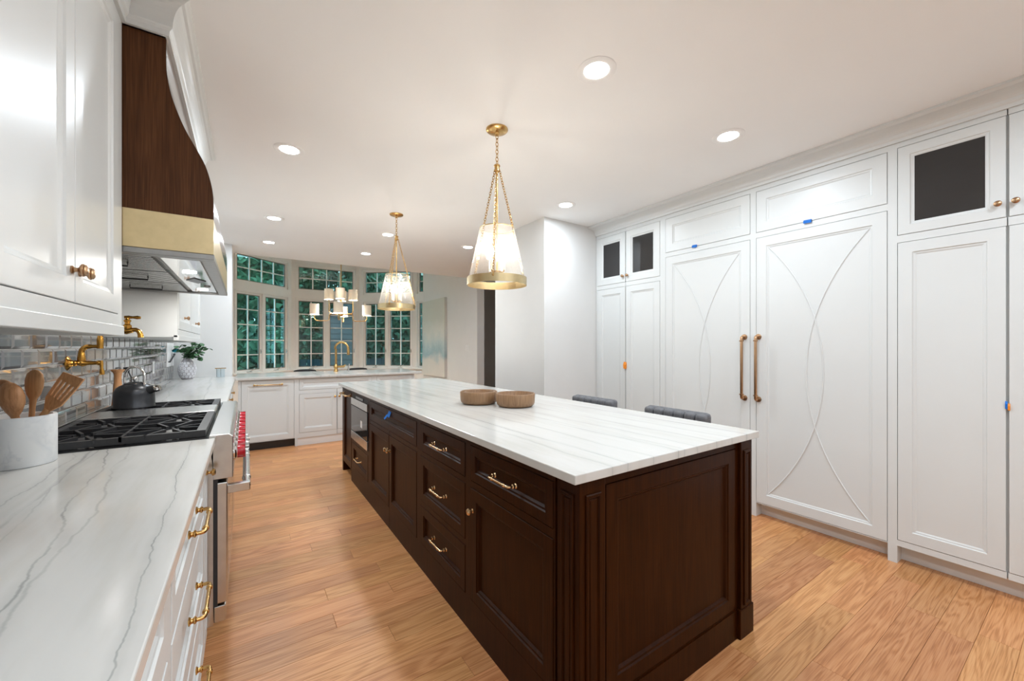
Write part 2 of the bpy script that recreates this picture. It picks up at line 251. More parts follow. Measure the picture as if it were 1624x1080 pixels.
# ------------------------------------------------------------------ mesh builder
ORG = {}     # world origin of every object
class Frame:
    """local (u, v, n) -> world: u along the face, v up, n out of the face"""
    def __init__(s, o, U, Nn): s.o = Vector(o); s.U = Vector(U).normalized(); s.N = Vector(Nn).normalized()
    def __call__(s, u, v, n=0.0): return s.o + s.U*u + s.N*n + Vector((0, 0, v))
class MB:
    def __init__(s): s.v = []; s.f = []; s.sm = []
    def add(s, vs, fs, smooth=False):
        b = len(s.v); s.v += [Vector(p) for p in vs]; s.f += [[b+i for i in f] for f in fs]; s.sm += [smooth]*len(fs); return s
    def box(s, x0, x1, y0, y1, z0, z1):
        vs = [(x, y, z) for z in (z0, z1) for y in (y0, y1) for x in (x0, x1)]
        return s.add(vs, [(0, 2, 3, 1), (4, 5, 7, 6), (0, 1, 5, 4), (2, 6, 7, 3), (0, 4, 6, 2), (1, 3, 7, 5)])
    def fbox(s, F, u0, u1, v0, v1, n0, n1):
        vs = [F(u, v, n) for v in (v0, v1) for n in (n0, n1) for u in (u0, u1)]
        return s.add(vs, [(0, 2, 3, 1), (4, 5, 7, 6), (0, 1, 5, 4), (2, 6, 7, 3), (0, 4, 6, 2), (1, 3, 7, 5)])
    def rings(s, F, u0, u1, v0, v1, prof, fill=True, back=True):
        """concentric rectangles: prof = [(inset, n)]"""
        vs = []; fs = []
        for ins, n in prof:
            vs += [F(u0+ins, v0+ins, n), F(u1-ins, v0+ins, n), F(u1-ins, v1-ins, n), F(u0+ins, v1-ins, n)]
        for k in range(len(prof)-1):
            for i in range(4):
                j = (i+1) % 4; fs.append((4*k+i, 4*k+j, 4*k+4+j, 4*k+4+i))
        if fill: q = 4*(len(prof)-1); fs.append((q, q+1, q+2, q+3))
        if back: fs.append((3, 2, 1, 0))
        return s.add(vs, fs)
    def lathe(s, prof, o=(0, 0, 0), axis=(0, 0, 1), seg=24, cap=True):
        ax = Vector(axis).normalized(); t = Vector((1, 0, 0)) if abs(ax.x) < 0.9 else Vector((0, 1, 0))
        a = ax.cross(t).normalized(); b = ax.cross(a); o = Vector(o); vs = []; fs = []
        for r, h in prof:
            for i in range(seg):
                th = 2*math.pi*i/seg; vs.append(o + ax*h + (a*math.cos(th) + b*math.sin(th))*max(r, 1e-5))
        for k in range(len(prof)-1):
            for i in range(seg):
                j = (i+1) % seg; fs.append((k*seg+i, k*seg+j, (k+1)*seg+j, (k+1)*seg+i))
        if cap: fs.append(tuple(range(seg))[::-1]); q = (len(prof)-1)*seg; fs.append(tuple(range(q, q+seg)))
        return s.add(vs, fs, True)
    def tube(s, pts, r, seg=10, closed=False):
        pts = [Vector(p) for p in pts]; n = len(pts); rr = r if isinstance(r, (list, tuple)) else [r]*n
        vs = []; fs = []; prev = None
        for i, p in enumerate(pts):
            if closed: d = pts[(i+1) % n]-pts[i-1]
            else: d = pts[min(i+1, n-1)]-pts[max(i-1, 0)]
            d.normalize()
            if prev is None:
                t = Vector((0, 0, 1)) if abs(d.z) < 0.9 else Vector((1, 0, 0)); a = d.cross(t).normalized()
            else: a = (prev - d*prev.dot(d)).normalized()
            prev = a; b = d.cross(a)
            for k in range(seg):
                th = 2*math.pi*k/seg; vs.append(p + (a*math.cos(th)+b*math.sin(th))*rr[i])
        m = n if closed else n-1
        for i in range(m):
            for k in range(seg):
                j = (k+1) % seg; i2 = (i+1) % n; fs.append((i*seg+k, i*seg+j, i2*seg+j, i2*seg+k))
        if not closed: fs.append(tuple(range(seg))[::-1]); fs.append(tuple(range((n-1)*seg, n*seg)))
        return s.add(vs, fs, True)
    def prism(s, poly, d, smooth=False):
        """poly: list of 3D points, extruded by vector d"""
        n = len(poly); d = Vector(d); vs = [Vector(p) for p in poly] + [Vector(p)+d for p in poly]
        fs = [tuple(range(n))[::-1], tuple(range(n, 2*n))] + [(i, (i+1) % n, n+(i+1) % n, n+i) for i in range(n)]
        return s.add(vs, fs, smooth)
    def sweep(s, path, prof, closed_prof=True):
        """path: 2D pts, prof: (offset to the right of travel, z); mitred"""
        n = len(path); P = [Vector(p) for p in path]; vs = []; k = len(prof)
        for i in range(n):
            d1 = (P[i]-P[i-1]).normalized() if i > 0 else (P[1]-P[0]).normalized()
            d2 = (P[i+1]-P[i]).normalized() if i < n-1 else d1
            n1 = Vector((d1.y, -d1.x)); n2 = Vector((d2.y, -d2.x)); m = (n1+n2); m = m/ max(0.2, (1+n1.dot(n2)))
            for off, z in prof: q = P[i]+m*off; vs.append((q.x, q.y, z))
        fs = [(i*k+j, i*k+(j+1) % k, (i+1)*k+(j+1) % k, (i+1)*k+j) for i in range(n-1) for j in range(k if closed_prof else k-1)]
        if closed_prof: fs += [tuple(range(k))[::-1], tuple(range((n-1)*k, n*k))]
        return s.add(vs, fs)
    def build(s, name, mat, parent=None, bevel=0.0, angle=40, segs=2, **tags):
        bm = bmesh.new(); bv = [bm.verts.new(p) for p in s.v]
        for f, sm in zip(s.f, s.sm):
            try: q = bm.faces.new([bv[i] for i in f]); q.smooth = sm
            except ValueError: pass
        bmesh.ops.recalc_face_normals(bm, faces=bm.faces)
        lo = Vector([min(p[i] for p in s.v) for i in range(3)]); hi = Vector([max(p[i] for p in s.v) for i in range(3)])
        c = Vector(((lo.x+hi.x)/2, (lo.y+hi.y)/2, lo.z))
        bmesh.ops.translate(bm, verts=bm.verts, vec=-c)
        me = bpy.data.meshes.new(name); bm.to_mesh(me); bm.free()
        if any(s.sm): me.set_sharp_from_angle(angle=R(angle))
        me.materials.append(M[mat] if isinstance(mat, str) else mat)
        o = bpy.data.objects.new(name, me); col.objects.link(o); o.location = c; ORG[o.name] = c
        if parent is not None:
            o.parent = parent; o.matrix_parent_inverse = Matrix.Translation(-ORG[parent.name])
        if bevel:
            b = o.modifiers.new('bevel', 'BEVEL'); b.width = bevel; b.segments = segs; b.limit_method = 'ANGLE'; b.angle_limit = R(40)
            b.harden_normals = False
        tag(o, **tags)
        return o
def tag(o, label=None, cat=None, group=None, kind=None):
    if label: o['label'] = label
    if cat: o['category'] = cat
    if group: o['group'] = group
    if kind: o['kind'] = kind
    return o
def thing(name, loc, label, cat, group=None):
    o = bpy.data.objects.new(name, None); col.objects.link(o); o.location = loc; o.empty_display_size = 0.1
    ORG[o.name] = Vector(loc); return tag(o, label, cat, group)
def copy_tree(o, delta, parent=None, rot=None):
    c = o.copy(); col.objects.link(c)
    if parent is not None: c.parent = parent; c.matrix_parent_inverse = o.matrix_parent_inverse.copy()
    else: c.location = Vector(o.location)+Vector(delta)
    if o.name in ORG: ORG[c.name] = ORG[o.name]+Vector(delta)
    for ch in [x for x in bpy.data.objects if x.parent is o]: copy_tree(ch, delta, c)
    return c
def structure(mb, name, mat, **kw): return mb.build(name, mat, kind='structure', **kw)
def area(name, loc, size, power, colr, parent, spread=180, rot=(0, 0, 0)):
    l = bpy.data.lights.new(name, 'AREA'); l.shape = 'DISK'; l.size = size; l.energy = power; l.color = colr; l.spread = R(spread)
    o = bpy.data.objects.new(name, l); col.objects.link(o); o.location = Vector(loc)-ORG[parent.name]; o.rotation_euler = rot; o.parent = parent; return o
def arc(c, r, a0, a1, n, ex, ez):
    ex = Vector(ex); ez = Vector(ez); c = Vector(c)
    return [c + ex*(r*math.cos(R(a0+(a1-a0)*i/n))) + ez*(r*math.sin(R(a0+(a1-a0)*i/n))) for i in range(n+1)]
# ================================================================== STRUCTURE
XW = -0.735          # tiled wall
structure(MB().box(-1.0, 5.6, -3.0, 11.0, -0.12, -0.012), 'floor', 'oak')
FL = bpy.data.objects['floor']
# oak boards, running across the room
PW = 0.118
def plank_mesh(len_):
    mb = MB(); g = 0.0004; h = 0.0010
    x0, x1, y0, y1 = g, len_-g, g, PW-g
    vs = [(x0, y0, -0.014), (x1, y0, -0.014), (x1, y1, -0.014), (x0, y1, -0.014), (x0, y0, -h), (x1, y0, -h), (x1, y1, -h), (x0, y1, -h),
          (x0+h, y0+h, 0), (x1-h, y0+h, 0), (x1-h, y1-h, 0), (x0+h, y1-h, 0)]
    return mb.add(vs, [(0, 1, 5, 4), (1, 2, 6, 5), (2, 3, 7, 6), (3, 0, 4, 7), (4, 5, 9, 8), (5, 6, 10, 9), (6, 7, 11, 10), (7, 4, 8, 11), (8, 9, 10, 11)])
plank_cache = {}
def plank(x, y, L_):
    key = round(L_, 2)
    if key not in plank_cache:
        bm = bmesh.new(); mb = plank_mesh(L_); bv = [bm.verts.new(p) for p in mb.v]
        for f in mb.f: bm.faces.new([bv[i] for i in f])
        bmesh.ops.recalc_face_normals(bm, faces=bm.faces); me = bpy.data.meshes.new('plank'); bm.to_mesh(me); bm.free(); me.materials.append(M['oak']); plank_cache[key] = me
    o = bpy.data.objects.new('plank', plank_cache[key]); col.objects.link(o); o.location = (x, y, 0); ORG[o.name] = Vector((x, y, 0))
    o.parent = FL; o.matrix_parent_inverse = Matrix.Translation(-ORG['floor'])
rows = int((6.0+0.5)/PW)+1
rest = MB(); nplank = 0
for r in range(-18, rows+8):
    y = -0.5 + PW*r
    x = -0.75 - random.choice([0, 0.3, 0.5, 0.8]); 
    while x < 4.6:
        L_ = random.choice([0.7, 0.9, 1.1, 1.3, 1.6, 1.9])
        vis = (y > 0.15 and y < 5.95 and x+L_ > -0.13 and x < 3.35) and not (x > 0.87 and x+L_ < 1.9 and 0.95 < y < 4.4)
        if vis and nplank < 300: plank(x, y, L_); nplank += 1
        else:
            p = plank_mesh(L_); rest.add([v+Vector((x, y, 0)) for v in p.v], p.f)
        x += L_
ro = rest.build('plank', 'oak', FL); ro['kind'] = 'stuff'
# ceiling and walls
structure(MB().box(-1.0, 5.6, -3.0, 6.72, ZC, 3.0), 'ceiling', 'ceil')
structure(MB().box(-0.9, XW, -3.0, 6.25, 0, ZC), 'wall_left', 'wall')
structure(MB().box(-1.0, 5.6, -3.1, -3.0, 0, ZC), 'wall_rear', 'wall')
structure(MB().box(3.86, 4.0, -3.0, 3.17, 0, ZC), 'wall_behind_cabinets', 'wall')
structure(MB().box(2.51, 4.0, 3.17, 4.12, 0, ZC), 'wall_pantry', 'wall')
structure(MB().box(5.5, 5.6, 3.17, 9.5, 0, ZC+0.8), 'wall_right', 'wall')
structure(MB().box(3.9, 5.6, 3.9, 4.12, 0, ZC), 'wall_side', 'wall')
structure(MB().box(-0.9, -0.15, 6.25, 6.72, 0, 3.0), 'wall_stub', 'wall')
structure(MB().box(-1.0, 5.6, 6.72, 6.84, ZC, 3.5), 'wall_header', 'ceil')
structure(MB().box(3.62, 3.775, 6.6, 9.33, 0, 3.42), 'wall_painting', 'wall')
structure(MB().box(3.775, 5.6, 9.0, 9.12, 0, 3.4), 'wall_hall_end', 'wall')
structure(MB().box(-1.0, 5.6, 6.84, 11.0, 3.34, 3.5), 'ceiling_nook', 'ceil')
structure(MB().box(-1.0, -0.6, 6.72, 9.9, 0, 3.42), 'wall_nook_left', 'wall')
structure(MB().box(2.49, 2.51, 3.15, 4.13, 0, 0.14), 'baseboard_pantry', 'white2', bevel=0.004)
structure(MB().box(2.49, 3.24, 3.15, 3.17, 0, 0.14), 'baseboard_side', 'white2', bevel=0.004)
# crown mouldings (profile: offset outward, z)
def crown(z0, out):
    h = ZC-z0
    pts = [(0, z0), (0.012, z0), (0.014, z0+0.018), (0.022, z0+0.026)]
    for i in range(7):
        t = i/6; pts.append((0.024+(out-0.040)*(1-math.cos(t*math.pi/2)), z0+0.030+(h-0.055)*math.sin(t*math.pi/2)))
    pts += [(out-0.010, ZC-0.020), (out, ZC-0.014), (out, ZC), (0, ZC)]
    return pts
path = [(-0.375, -1.5), (-0.375, 1.99), (-0.254, 1.99), (-0.254, 3.385), (-0.375, 3.385), (-0.375, 5.02), (XW, 5.02)]
structure(MB().sweep(path, crown(2.475, 0.078)), 'trim_1', 'white')
structure(MB().sweep([(3.243, 3.17), (3.243, -2.0)], crown(2.515, 0.125)), 'trim_2', 'white')
# ------------------------------------------------------------------ bay windows
def window(idx, p0, p1, mode='full'):
    p0 = Vector((*p0, 0)); p1 = Vector((*p1, 0)); U = (p1-p0).normalized(); Nn = Vector((U.y, -U.x, 0)); L_ = (p1-p0).length
    F = Frame(p0, U, Nn)
    root = bpy.data.objects.new('window_%d' % idx, None); col.objects.link(root); root.location = p0; ORG[root.name] = p0; root['kind'] = 'structure'
    zb, zt, tb, tt = 0.81, 2.37, 2.65, 3.17
    if mode == 'full': g = [(0.15, 0.15+(L_-0.443)/2), (L_-0.15-(L_-0.443)/2, L_-0.15)]; tr = (0.15, L_-0.15); cols = 2
    else: g = [(0.10, L_+0.30)]; tr = (0.10, L_+0.30); cols = 2
    s = 0.05
    end = L_ if mode == 'full' else L_+0.35
    w = MB()
    w.fbox(F, 0, end, 0, zb-s-0.04, -0.12, 0)
    w.fbox(F, 0, g[0][0]-s, zb-s-0.04, 3.42, -0.12, 0.0); w.fbox(F, g[-1][1]+s, end, zb-s-0.04, 3.42, -0.12, 0.0)
    w.fbox(F, g[0][0]-s, g[-1][1]+s, zt+s, tb-s, -0.12, 0.0); w.fbox(F, g[0][0]-s, g[-1][1]+s, tt+s, 3.42, -0.12, 0)
    if mode == 'full': w.fbox(F, g[0][1]+s, g[1][0]-s, zb-s-0.04, zt+s, -0.12, 0.0)
    w.build('frame', 'white2', root)
    # casing bands standing proud
    c = MB()
    for (a, b, z0, z1) in ((g[0][0]-s, g[-1][1]+s, zb-s, zt+s), (tr[0]-s, tr[1]+s, tb-s, tt+s)):
        e = 0.022
        c.fbox(F, a-e, a, z0-0, z1+e, 0, 0.014); c.fbox(F, b, b+e, z0, z1+e, 0, 0.014); c.fbox(F, a-e, b+e, z1, z1+e, 0, 0.014)
    c.build('casing', 'white2', root)
    MB().fbox(F, 0.02, end, zb-s-0.04, zb-s, -0.1, 0.05).build('sill', 'white2', root, bevel=0.006)
    def sash(u0, u1, z0, z1, nc, nr, crank):
        fm = MB()
        fm.fbox(F, u0-s, u1+s, z0-s, z0, -0.07, -0.025); fm.fbox(F, u0-s, u1+s, z1, z1+s, -0.07, -0.025)
        fm.fbox(F, u0-s, u0, z0, z1, -0.07, -0.025); fm.fbox(F, u1, u1+s, z0, z1, -0.07, -0.025)
        so = fm.build('sash', 'white2', root)
        sp = MB(); e = 0.014
        sp.fbox(F, u0, u0+e, z0, z1, -0.068, -0.03); sp.fbox(F, u1-e, u1, z0, z1, -0.068, -0.03); sp.fbox(F, u0, u1, z0, z0+e, -0.068, -0.03); sp.fbox(F, u0, u1, z1-e, z1, -0.068, -0.03)
        sp.build('gasket', 'spacer', so)
        du = (u1-u0)/nc; dz = (z1-z0)/nr; b = 0.010
        for i in range(1, nc): MB().fbox(F, u0+du*i-b, u0+du*i+b, z0+e, z1-e, -0.064, -0.040).build('muntin', 'white2', so)
        for j in range(1, nr): MB().fbox(F, u0+e, u1-e, z0+dz*j-b, z0+dz*j+b, -0.063, -0.041).build('muntin', 'white2', so)
        for i in range(nc):
            for j in range(nr):
                MB().fbox(F, u0+du*i, u0+du*(i+1), z0+dz*j, z0+dz*(j+1), -0.054, -0.050).build('pane', 'winglass', so)
        if crank:
            um = (u0+u1)/2; k = MB(); k.fbox(F, um-0.05, um+0.05, z0-s+0.001, z0-s+0.018, -0.025, 0.012)
            k.tube([F(um, z0-0.03, 0.01), F(um+0.03, z0-0.005, 0.03), F(um+0.09, z0+0.012, 0.03), F(um+0.10, z0+0.03, 0.035)], 0.007, 6)
            k.build('crank', 'steel', so)
            k = MB(); k.fbox(F, u1+0.012, u1+0.03, z0+0.33, z0+0.42, -0.025, -0.012); k.tube([F(u1+0.02, z0+0.40, -0.012), F(u1+0.02, z0+0.36, 0.01)], 0.006, 6); k.build('latch', 'steel', so)
    for (a, b) in g: sash(a, b, zb, zt, cols, 5, True)
    sash(tr[0], tr[1], tb, tt, 4, 2, False)
    return root
B0, B1, B2, B3, B4, B5 = (-0.60, 9.0), (-0.25, 9.60), (0.879, 10.55), (2.395, 10.55), (3.524, 9.60), (3.640, 9.37)
window(1, B1, B2); window(2, B2, B3); window(3, B3, B4); window(4, B4, B5, 'part')
structure(MB().prism([(*B0, 0), (*B1, 0), (B1[0]-0.1, B1[1]+0.1, 0), (B0[0]-0.15, B0[1], 0)], (0, 0, 3.42)), 'wall_bay', 'white2')
# ================================================================== CABINET KIT
CARC = {}; OPEN = {}
def door(F, u0, u1, v0, v1, parent, mat='white', fw=0.062, th=0.018, name='door', n0=-0.016, glass=None, deep=0.010, bead=True):
    """inset front: its face stands 2 mm proud of the face frame"""
    OPEN.setdefault(parent.name, []).append((u0, u1, v0, v1))
    g = 0.0027; u0 += g; u1 -= g; v0 += g; v1 -= g
    mb = MB(); th = 0.018; n0 = -0.016; t = n0+th
    pr = [(0, n0), (0, t-0.0015), (0.0015, t), (fw, t), (fw+0.004, t-0.005), (fw+0.011, t-0.006), (fw+0.018, t-deep)]
    if glass: pr += [(fw+0.018, n0)]
    mb.rings(F, u0, u1, v0, v1, pr, fill=not glass, back=not glass)
    d = mb.build(name, mat, parent)
    if glass:
        ins = fw+0.010
        MB().fbox(F, u0+ins, u1-ins, v0+ins, v1-ins, n0+0.003, n0+0.007).build('pane', glass, d)
    return d
def face_frames():
    for pn, (F, u0, u1, v0, v1, mat) in CARC.items():
        par = bpy.data.objects[pn]; ops = [o for o in OPEN.get(pn, [])]
        us = sorted({u0, u1, *[o[i] for o in ops for i in (0, 1)]}); vs = sorted({v0, v1, *[o[i] for o in ops for i in (2, 3)]})
        us = [u for u in us if u0 <= u <= u1]; vs = [v for v in vs if v0 <= v <= v1]
        mb = MB(); hit = False
        for j in range(len(vs)-1):
            run = None
            for i in range(len(us)-1):
                cu, cv = (us[i]+us[i+1])/2, (vs[j]+vs[j+1])/2
                solid = not any(o[0] < cu < o[1] and o[2] < cv < o[3] for o in ops) and us[i+1]-us[i] > 0.006 and vs[j+1]-vs[j] > 0.0005
                if solid: run = (run[0], us[i+1]) if run else (us[i], us[i+1])
                if run and (not solid or i == len(us)-2): mb.fbox(F, run[0], run[1], vs[j], vs[j+1], -0.018, 0); run = None; hit = True
        if hit: mb.build('face_frame', mat, par)
def knob(F, u, v, parent, n=0.02, r=0.015, mat='brass_c'):
    mb = MB(); ax = F.N; o = F(u, v, 0.002)
    mb.lathe([(0.010, -0.002), (0.010, 0.003), (0.006, 0.006), (0.0055, 0.012), (0.008, 0.015), (r*0.8, 0.017), (r, 0.020), (r, 0.023), (r*0.85, 0.0245), (r*0.9, 0.027), (r*0.62, 0.030), (0.001, 0.031)], o, ax, 16)
    return mb.build('knob', mat, parent)
def pull(F, u, v, L_, parent, n=0.02, r=0.0048, mat='brass_c', vert=False, proj=0.034, name='handle'):
    n = 0.002; h = L_/2; P = (lambda t, k: F(u, v+t, n+k)) if vert else (lambda t, k: F(u+t, v, n+k))
    mb = MB()
    path = [P(-h, -0.002), P(-h, proj*0.72)] + [P(-h+0.010*(1-math.cos(a)), proj*0.72+0.010*math.sin(a)) for a in (0.5, 1.0, 1.57)] + \
           [P(h-0.010*(1-math.cos(a)), proj*0.72+0.010*math.sin(a)) for a in (1.57, 1.0, 0.5)] + [P(h, proj*0.72), P(h, -0.002)]
    mb.tube(path, r, 10)
    ut = (P(1, 0)-P(0, 0)).normalized()
    for sgn in (-1, 1):
        mb.lathe([(r*2.1, 0), (r*2.1, 0.003), (r*1.3, 0.006), (r*1.2, 0.010), (r*1.8, 0.013), (r*1.8, 0.016), (r, 0.019)], P(sgn*h, -0.001), F.N, 12)
        mb.lathe([(r, -0.006), (r*1.55, -0.004), (r*1.55, 0.004), (r, 0.006)], P(sgn*(h-0.030), proj*0.72+0.010), ut, 12)
    return mb.build(name, mat, parent)
def carcass(F, u0, u1, v0, v1, depth, parent, mat, name='carcass'):
    """box behind an inset front; the face frame is added by face_frames()"""
    CARC[parent.name] = (F, u0, u1, v0, v1, mat)
    return MB().fbox(F, u0, u1, v0, v1, -depth, -0.018).build(name, mat, parent)
# ================================================================== RIGHT TALL CABINETS
XR = 3.245
FR = Frame((XR, 0, 0), (0, 1, 0), (-1, 0, 0))     # u = Y
DEP = 0.60
def tall(name, y0, y1, label, feet):
    t = thing(name, (XR+DEP/2, (y0+y1)/2, 0), label, 'cabinet')
    carcass(FR, y0, y1, 0.105, 2.53, DEP, t, 'white')
    MB().fbox(FR, y0, y1, 0, 0.105, -DEP, -0.085).build('toe_kick', 'white2', t)
    for a, b in feet: MB().fbox(FR, a, b, 0, 0.105, -0.085, 0).build('foot', 'white', t)
    return t
INS = 0.0
def arcs(F, u0, u1, v0, v1, parent, n):
    """two crossing arc beads, each from one pair of corners, bulging past the middle"""
    w = u1-u0; h = v1-v0; sag = w*0.585; r = (h*h/4+sag*sag)/(2*sag); a = math.asin(h/2/r)
    for sgn in (1, -1):
        pts = []
        for i in range(41):
            th = -a+2*a*i/40; du = r*math.cos(th)-(r-sag)
            u = (u0+du) if sgn > 0 else (u1-du); pts.append(F(u, (v0+v1)/2+r*math.sin(th), n))
        MB().tube(pts, 0.0048, 6).build('arc_bead', 'white', parent)
# -- pantry with double doors and glass uppers, against the end wall
t = tall('pantry_cabinet', 2.315, 3.165, 'white pantry cabinet with twin narrow doors and two smoked glass uppers', [(2.315, 2.345), (3.135, 3.165)])
dl = door(FR, 2.757, 3.150, 0.140, 1.918, t); dr = door(FR, 2.346, 2.754, 0.140, 1.918, t)
ul = door(FR, 2.757, 3.150, 1.960, 2.482, t, glass='darkglass'); ur = door(FR, 2.346, 2.754, 1.960, 2.482, t, glass='darkglass')
knob(FR, 2.785, 2.025, ul); knob(FR, 2.727, 2.025, ur)
# -- two refrigerator columns behind panels
for y0, y1, lab, hy in ((1.517, 2.315, 'white panelled refrigerator column beside the pantry with glass uppers', 1.580), (0.7235, 1.517, 'white panelled freezer column with crossed arcs and full base in view', 1.478)):
    t = tall('refrigerator_column', y0, y1, lab, [(y0, y0+0.021), (y1-0.021, y1)]); t['category'] = 'refrigerator'
    a, b = (1.537, 2.286) if y0 > 1 else (0.745, 1.496)
    d = door(FR, a, b, 0.110, 2.125, t, fw=0.068)
    ud = door(FR, a, b, 2.165, 2.480, t, fw=0.068)
    arcs(FR, a+0.083, b-0.083, 0.110+0.083, 2.125-0.083, d, -0.0075)
    pull(FR, hy, 1.134, 0.475, d, 0.024, r=0.0105, vert=True, proj=0.05, mat='brass_c')
# -- cabinet with one glass upper at the frame's edge
t = tall('pantry_cabinet', -0.16, 0.7235, 'white tall cabinet with round knobs on glass uppers beside freezer column', [(-0.16, -0.14), (0.702, 0.7235)])
d1 = door(FR, 0.2885, 0.702, 0.140, 1.918, t); d2 = door(FR, -0.130, 0.2835, 0.140, 1.918, t)
u1 = door(FR, 0.2885, 0.702, 1.961, 2.486, t, glass='darkglass', fw=0.052); u2 = door(FR, -0.130, 0.2835, 1.961, 2.486, t, glass='darkglass', fw=0.052)
knob(FR, 0.316, 2.035, u1); knob(FR, 0.258, 2.035, u2)
t = tall('pantry_cabinet', -1.2, -0.16, 'white tall cabinet with plain doors beyond the round-knobbed glass uppers', [(-1.2, -1.18)])
door(FR, -0.679, -0.18, 0.14, 1.918, t); door(FR, -1.18, -0.684, 0.14, 1.918, t); door(FR, -0.679, -0.18, 1.961, 2.486, t); door(FR, -1.18, -0.684, 1.961, 2.486, t)
# tape tabs
def tape(y, z, w, h, mat, label, dn=0.012):
    mb = MB(); mb.add([FR(y-w/2, z, 0.0010), FR(y+w/2, z, 0.0010), FR(y+w/2, z+h, 0.0030), FR(y-w/2, z+h*0.92, 0.0030),
                       FR(y-w/2, z-h*0.25, 0.0010+dn), FR(y+w/2, z-h*0.15, 0.0010+dn), FR(y+w/2, z+h*0.55, 0.0035+dn), FR(y-w/2, z+h*0.5, 0.0035+dn)],
                      [(3, 2, 1, 0), (4, 5, 6, 7), (0, 1, 5, 4), (2, 3, 7, 6), (1, 2, 6, 5), (0, 4, 7, 3)])
    mb.build('tape_tab', mat, label=label, cat='tape')
tape(1.995, 2.160, 0.040, 0.022, 'bluetape', 'blue tape tab on panel above the refrigerator column beside pantry')
tape(1.158, 2.157, 0.046, 0.022, 'bluetape', 'blue tape tab on panel above the freezer column')
tape(2.757, 1.080, 0.034, 0.060, 'orange', 'orange tape tab joining the twin pantry doors')
tape(0.2895, 0.985, 0.008, 0.034, 'bluetape', 'small blue tape tab on seam between tall cabinet doors', 0.006)
tape(0.281, 0.978, 0.008, 0.030, 'orange', 'small orange tape tab beside blue tab on tall cabinet door', 0.006)
# ================================================================== ISLAND
XI, YI = 0.85, 0.92
FI = Frame((XI, 0, 0), (0, 1, 0), (-1, 0, 0))     # u = Y, faces the range
def iunit(name, y0, y1, label, z0=0.0, x1=1.90):
    t = thing(name, ((XI+x1)/2, (y0+y1)/2, 0), label, 'cabinet')
    return t
IX1 = 1.90
WAL = 'walnut'
def idoor(t, u0, u1, v0, v1, name='door', fw=0.052):
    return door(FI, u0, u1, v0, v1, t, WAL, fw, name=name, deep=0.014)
# end unit: drawer over door, beside the corner post
t = iunit('island_cabinet', 0.925, 1.638, 'dark walnut island cabinet with one drawer over single knobbed door')
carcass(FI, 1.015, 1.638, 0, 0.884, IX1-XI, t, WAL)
d = idoor(t, 1.022, 1.612, 0.690, 0.852, 'drawer', 0.040); pull(FI, 1.318, 0.772, 0.150, d, 0.002, mat='brass_p')
d = idoor(t, 1.022, 1.612, 0.150, 0.660); knob(FI, 1.585, 0.560, d, 0.004, mat='brass_p')
# three drawers
t = iunit('island_cabinet', 1.638, 2.270, 'dark walnut island cabinet with three stacked drawers and brass pulls')
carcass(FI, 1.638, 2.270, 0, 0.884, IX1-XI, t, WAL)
for v0, v1 in ((0.690, 0.852), (0.400, 0.664), (0.150, 0.374)):
    d = idoor(t, 1.662, 2.237, v0, v1, 'drawer', 0.046); pull(FI, 1.945, (v0+v1)/2+0.004, 0.150, d, 0.002, mat='brass_p')
# double door sink cabinet
t = iunit('island_cabinet', 2.270, 3.405, 'dark walnut island cabinet with double doors under taped wide drawer')
carcass(FI, 2.270, 3.405, 0, 0.884, IX1-XI, t, WAL)
d = idoor(t, 2.297, 3.374, 0.695, 0.852, 'drawer', 0.046)
d1 = idoor(t, 2.850, 3.374, 0.150, 0.668); d2 = idoor(t, 2.297, 2.846, 0.150, 0.668)
knob(FI, 2.880, 0.560, d1, 0.004, mat='brass_p'); knob(FI, 2.818, 0.560, d2, 0.004, mat='brass_p')
mb = MB(); mb.add([FI(2.79, 0.835, 0.0021), FI(2.84, 0.842, 0.0021), FI(2.85, 0.805, 0.0141), FI(2.80, 0.798, 0.0141), FI(2.79, 0.835, 0.0046), FI(2.84, 0.842, 0.0046), FI(2.85, 0.805, 0.0166), FI(2.80, 0.798, 0.0166)],
                  [(0, 1, 2, 3), (7, 6, 5, 4), (0, 4, 5, 1), (1, 5, 6, 2), (2, 6, 7, 3), (3, 7, 4, 0)])
mb.add([FI(2.83, 0.815, 0.0081), FI(2.862, 0.812, 0.0121), FI(2.885, 0.782, 0.0261), FI(2.86, 0.778, 0.0261), FI(2.83, 0.815, 0.0111), FI(2.862, 0.812, 0.0151), FI(2.885, 0.782, 0.0291), FI(2.86, 0.778, 0.0291)],
                  [(0, 1, 2, 3), (7, 6, 5, 4), (0, 4, 5, 1), (1, 5, 6, 2), (2, 6, 7, 3), (3, 7, 4, 0)])
mb.build('tape_tab', 'bluetape', label='twisted blue tape on wide walnut drawer of the island', cat='tape')
# microwave cabinet + microwave drawer
t = iunit('island_cabinet', 3.405, 4.050, 'dark walnut island cabinet with low drawer beneath steel microwave')
carcass(FI, 3.405, 4.050, 0, 0.420, IX1-XI, t, WAL)
MB().fbox(FI, 3.405, 3.432, 0.42, 0.884, -(IX1-XI), 0).build('stile', WAL, t); MB().fbox(FI, 4.035, 4.050, 0.42, 0.884, -(IX1-XI), 0).build('stile', WAL, t)
MB().fbox(FI, 3.432, 4.035, 0.846, 0.884, -(IX1-XI), 0).build('rail', WAL, t)
d = idoor(t, 3.440, 4.020, 0.160, 0.385, 'drawer', 0.046); pull(FI, 3.735, 0.275, 0.150, d, 0.002, mat='brass_p')
mw = thing('microwave_drawer', (XI+0.3, 3.73, 0.42), 'steel and black glass microwave drawer built into the walnut island', 'microwave')
MB().fbox(FI, 3.434, 4.033, 0.422, 0.844, -0.55, 0.0).build('body', 'matblack', mw)
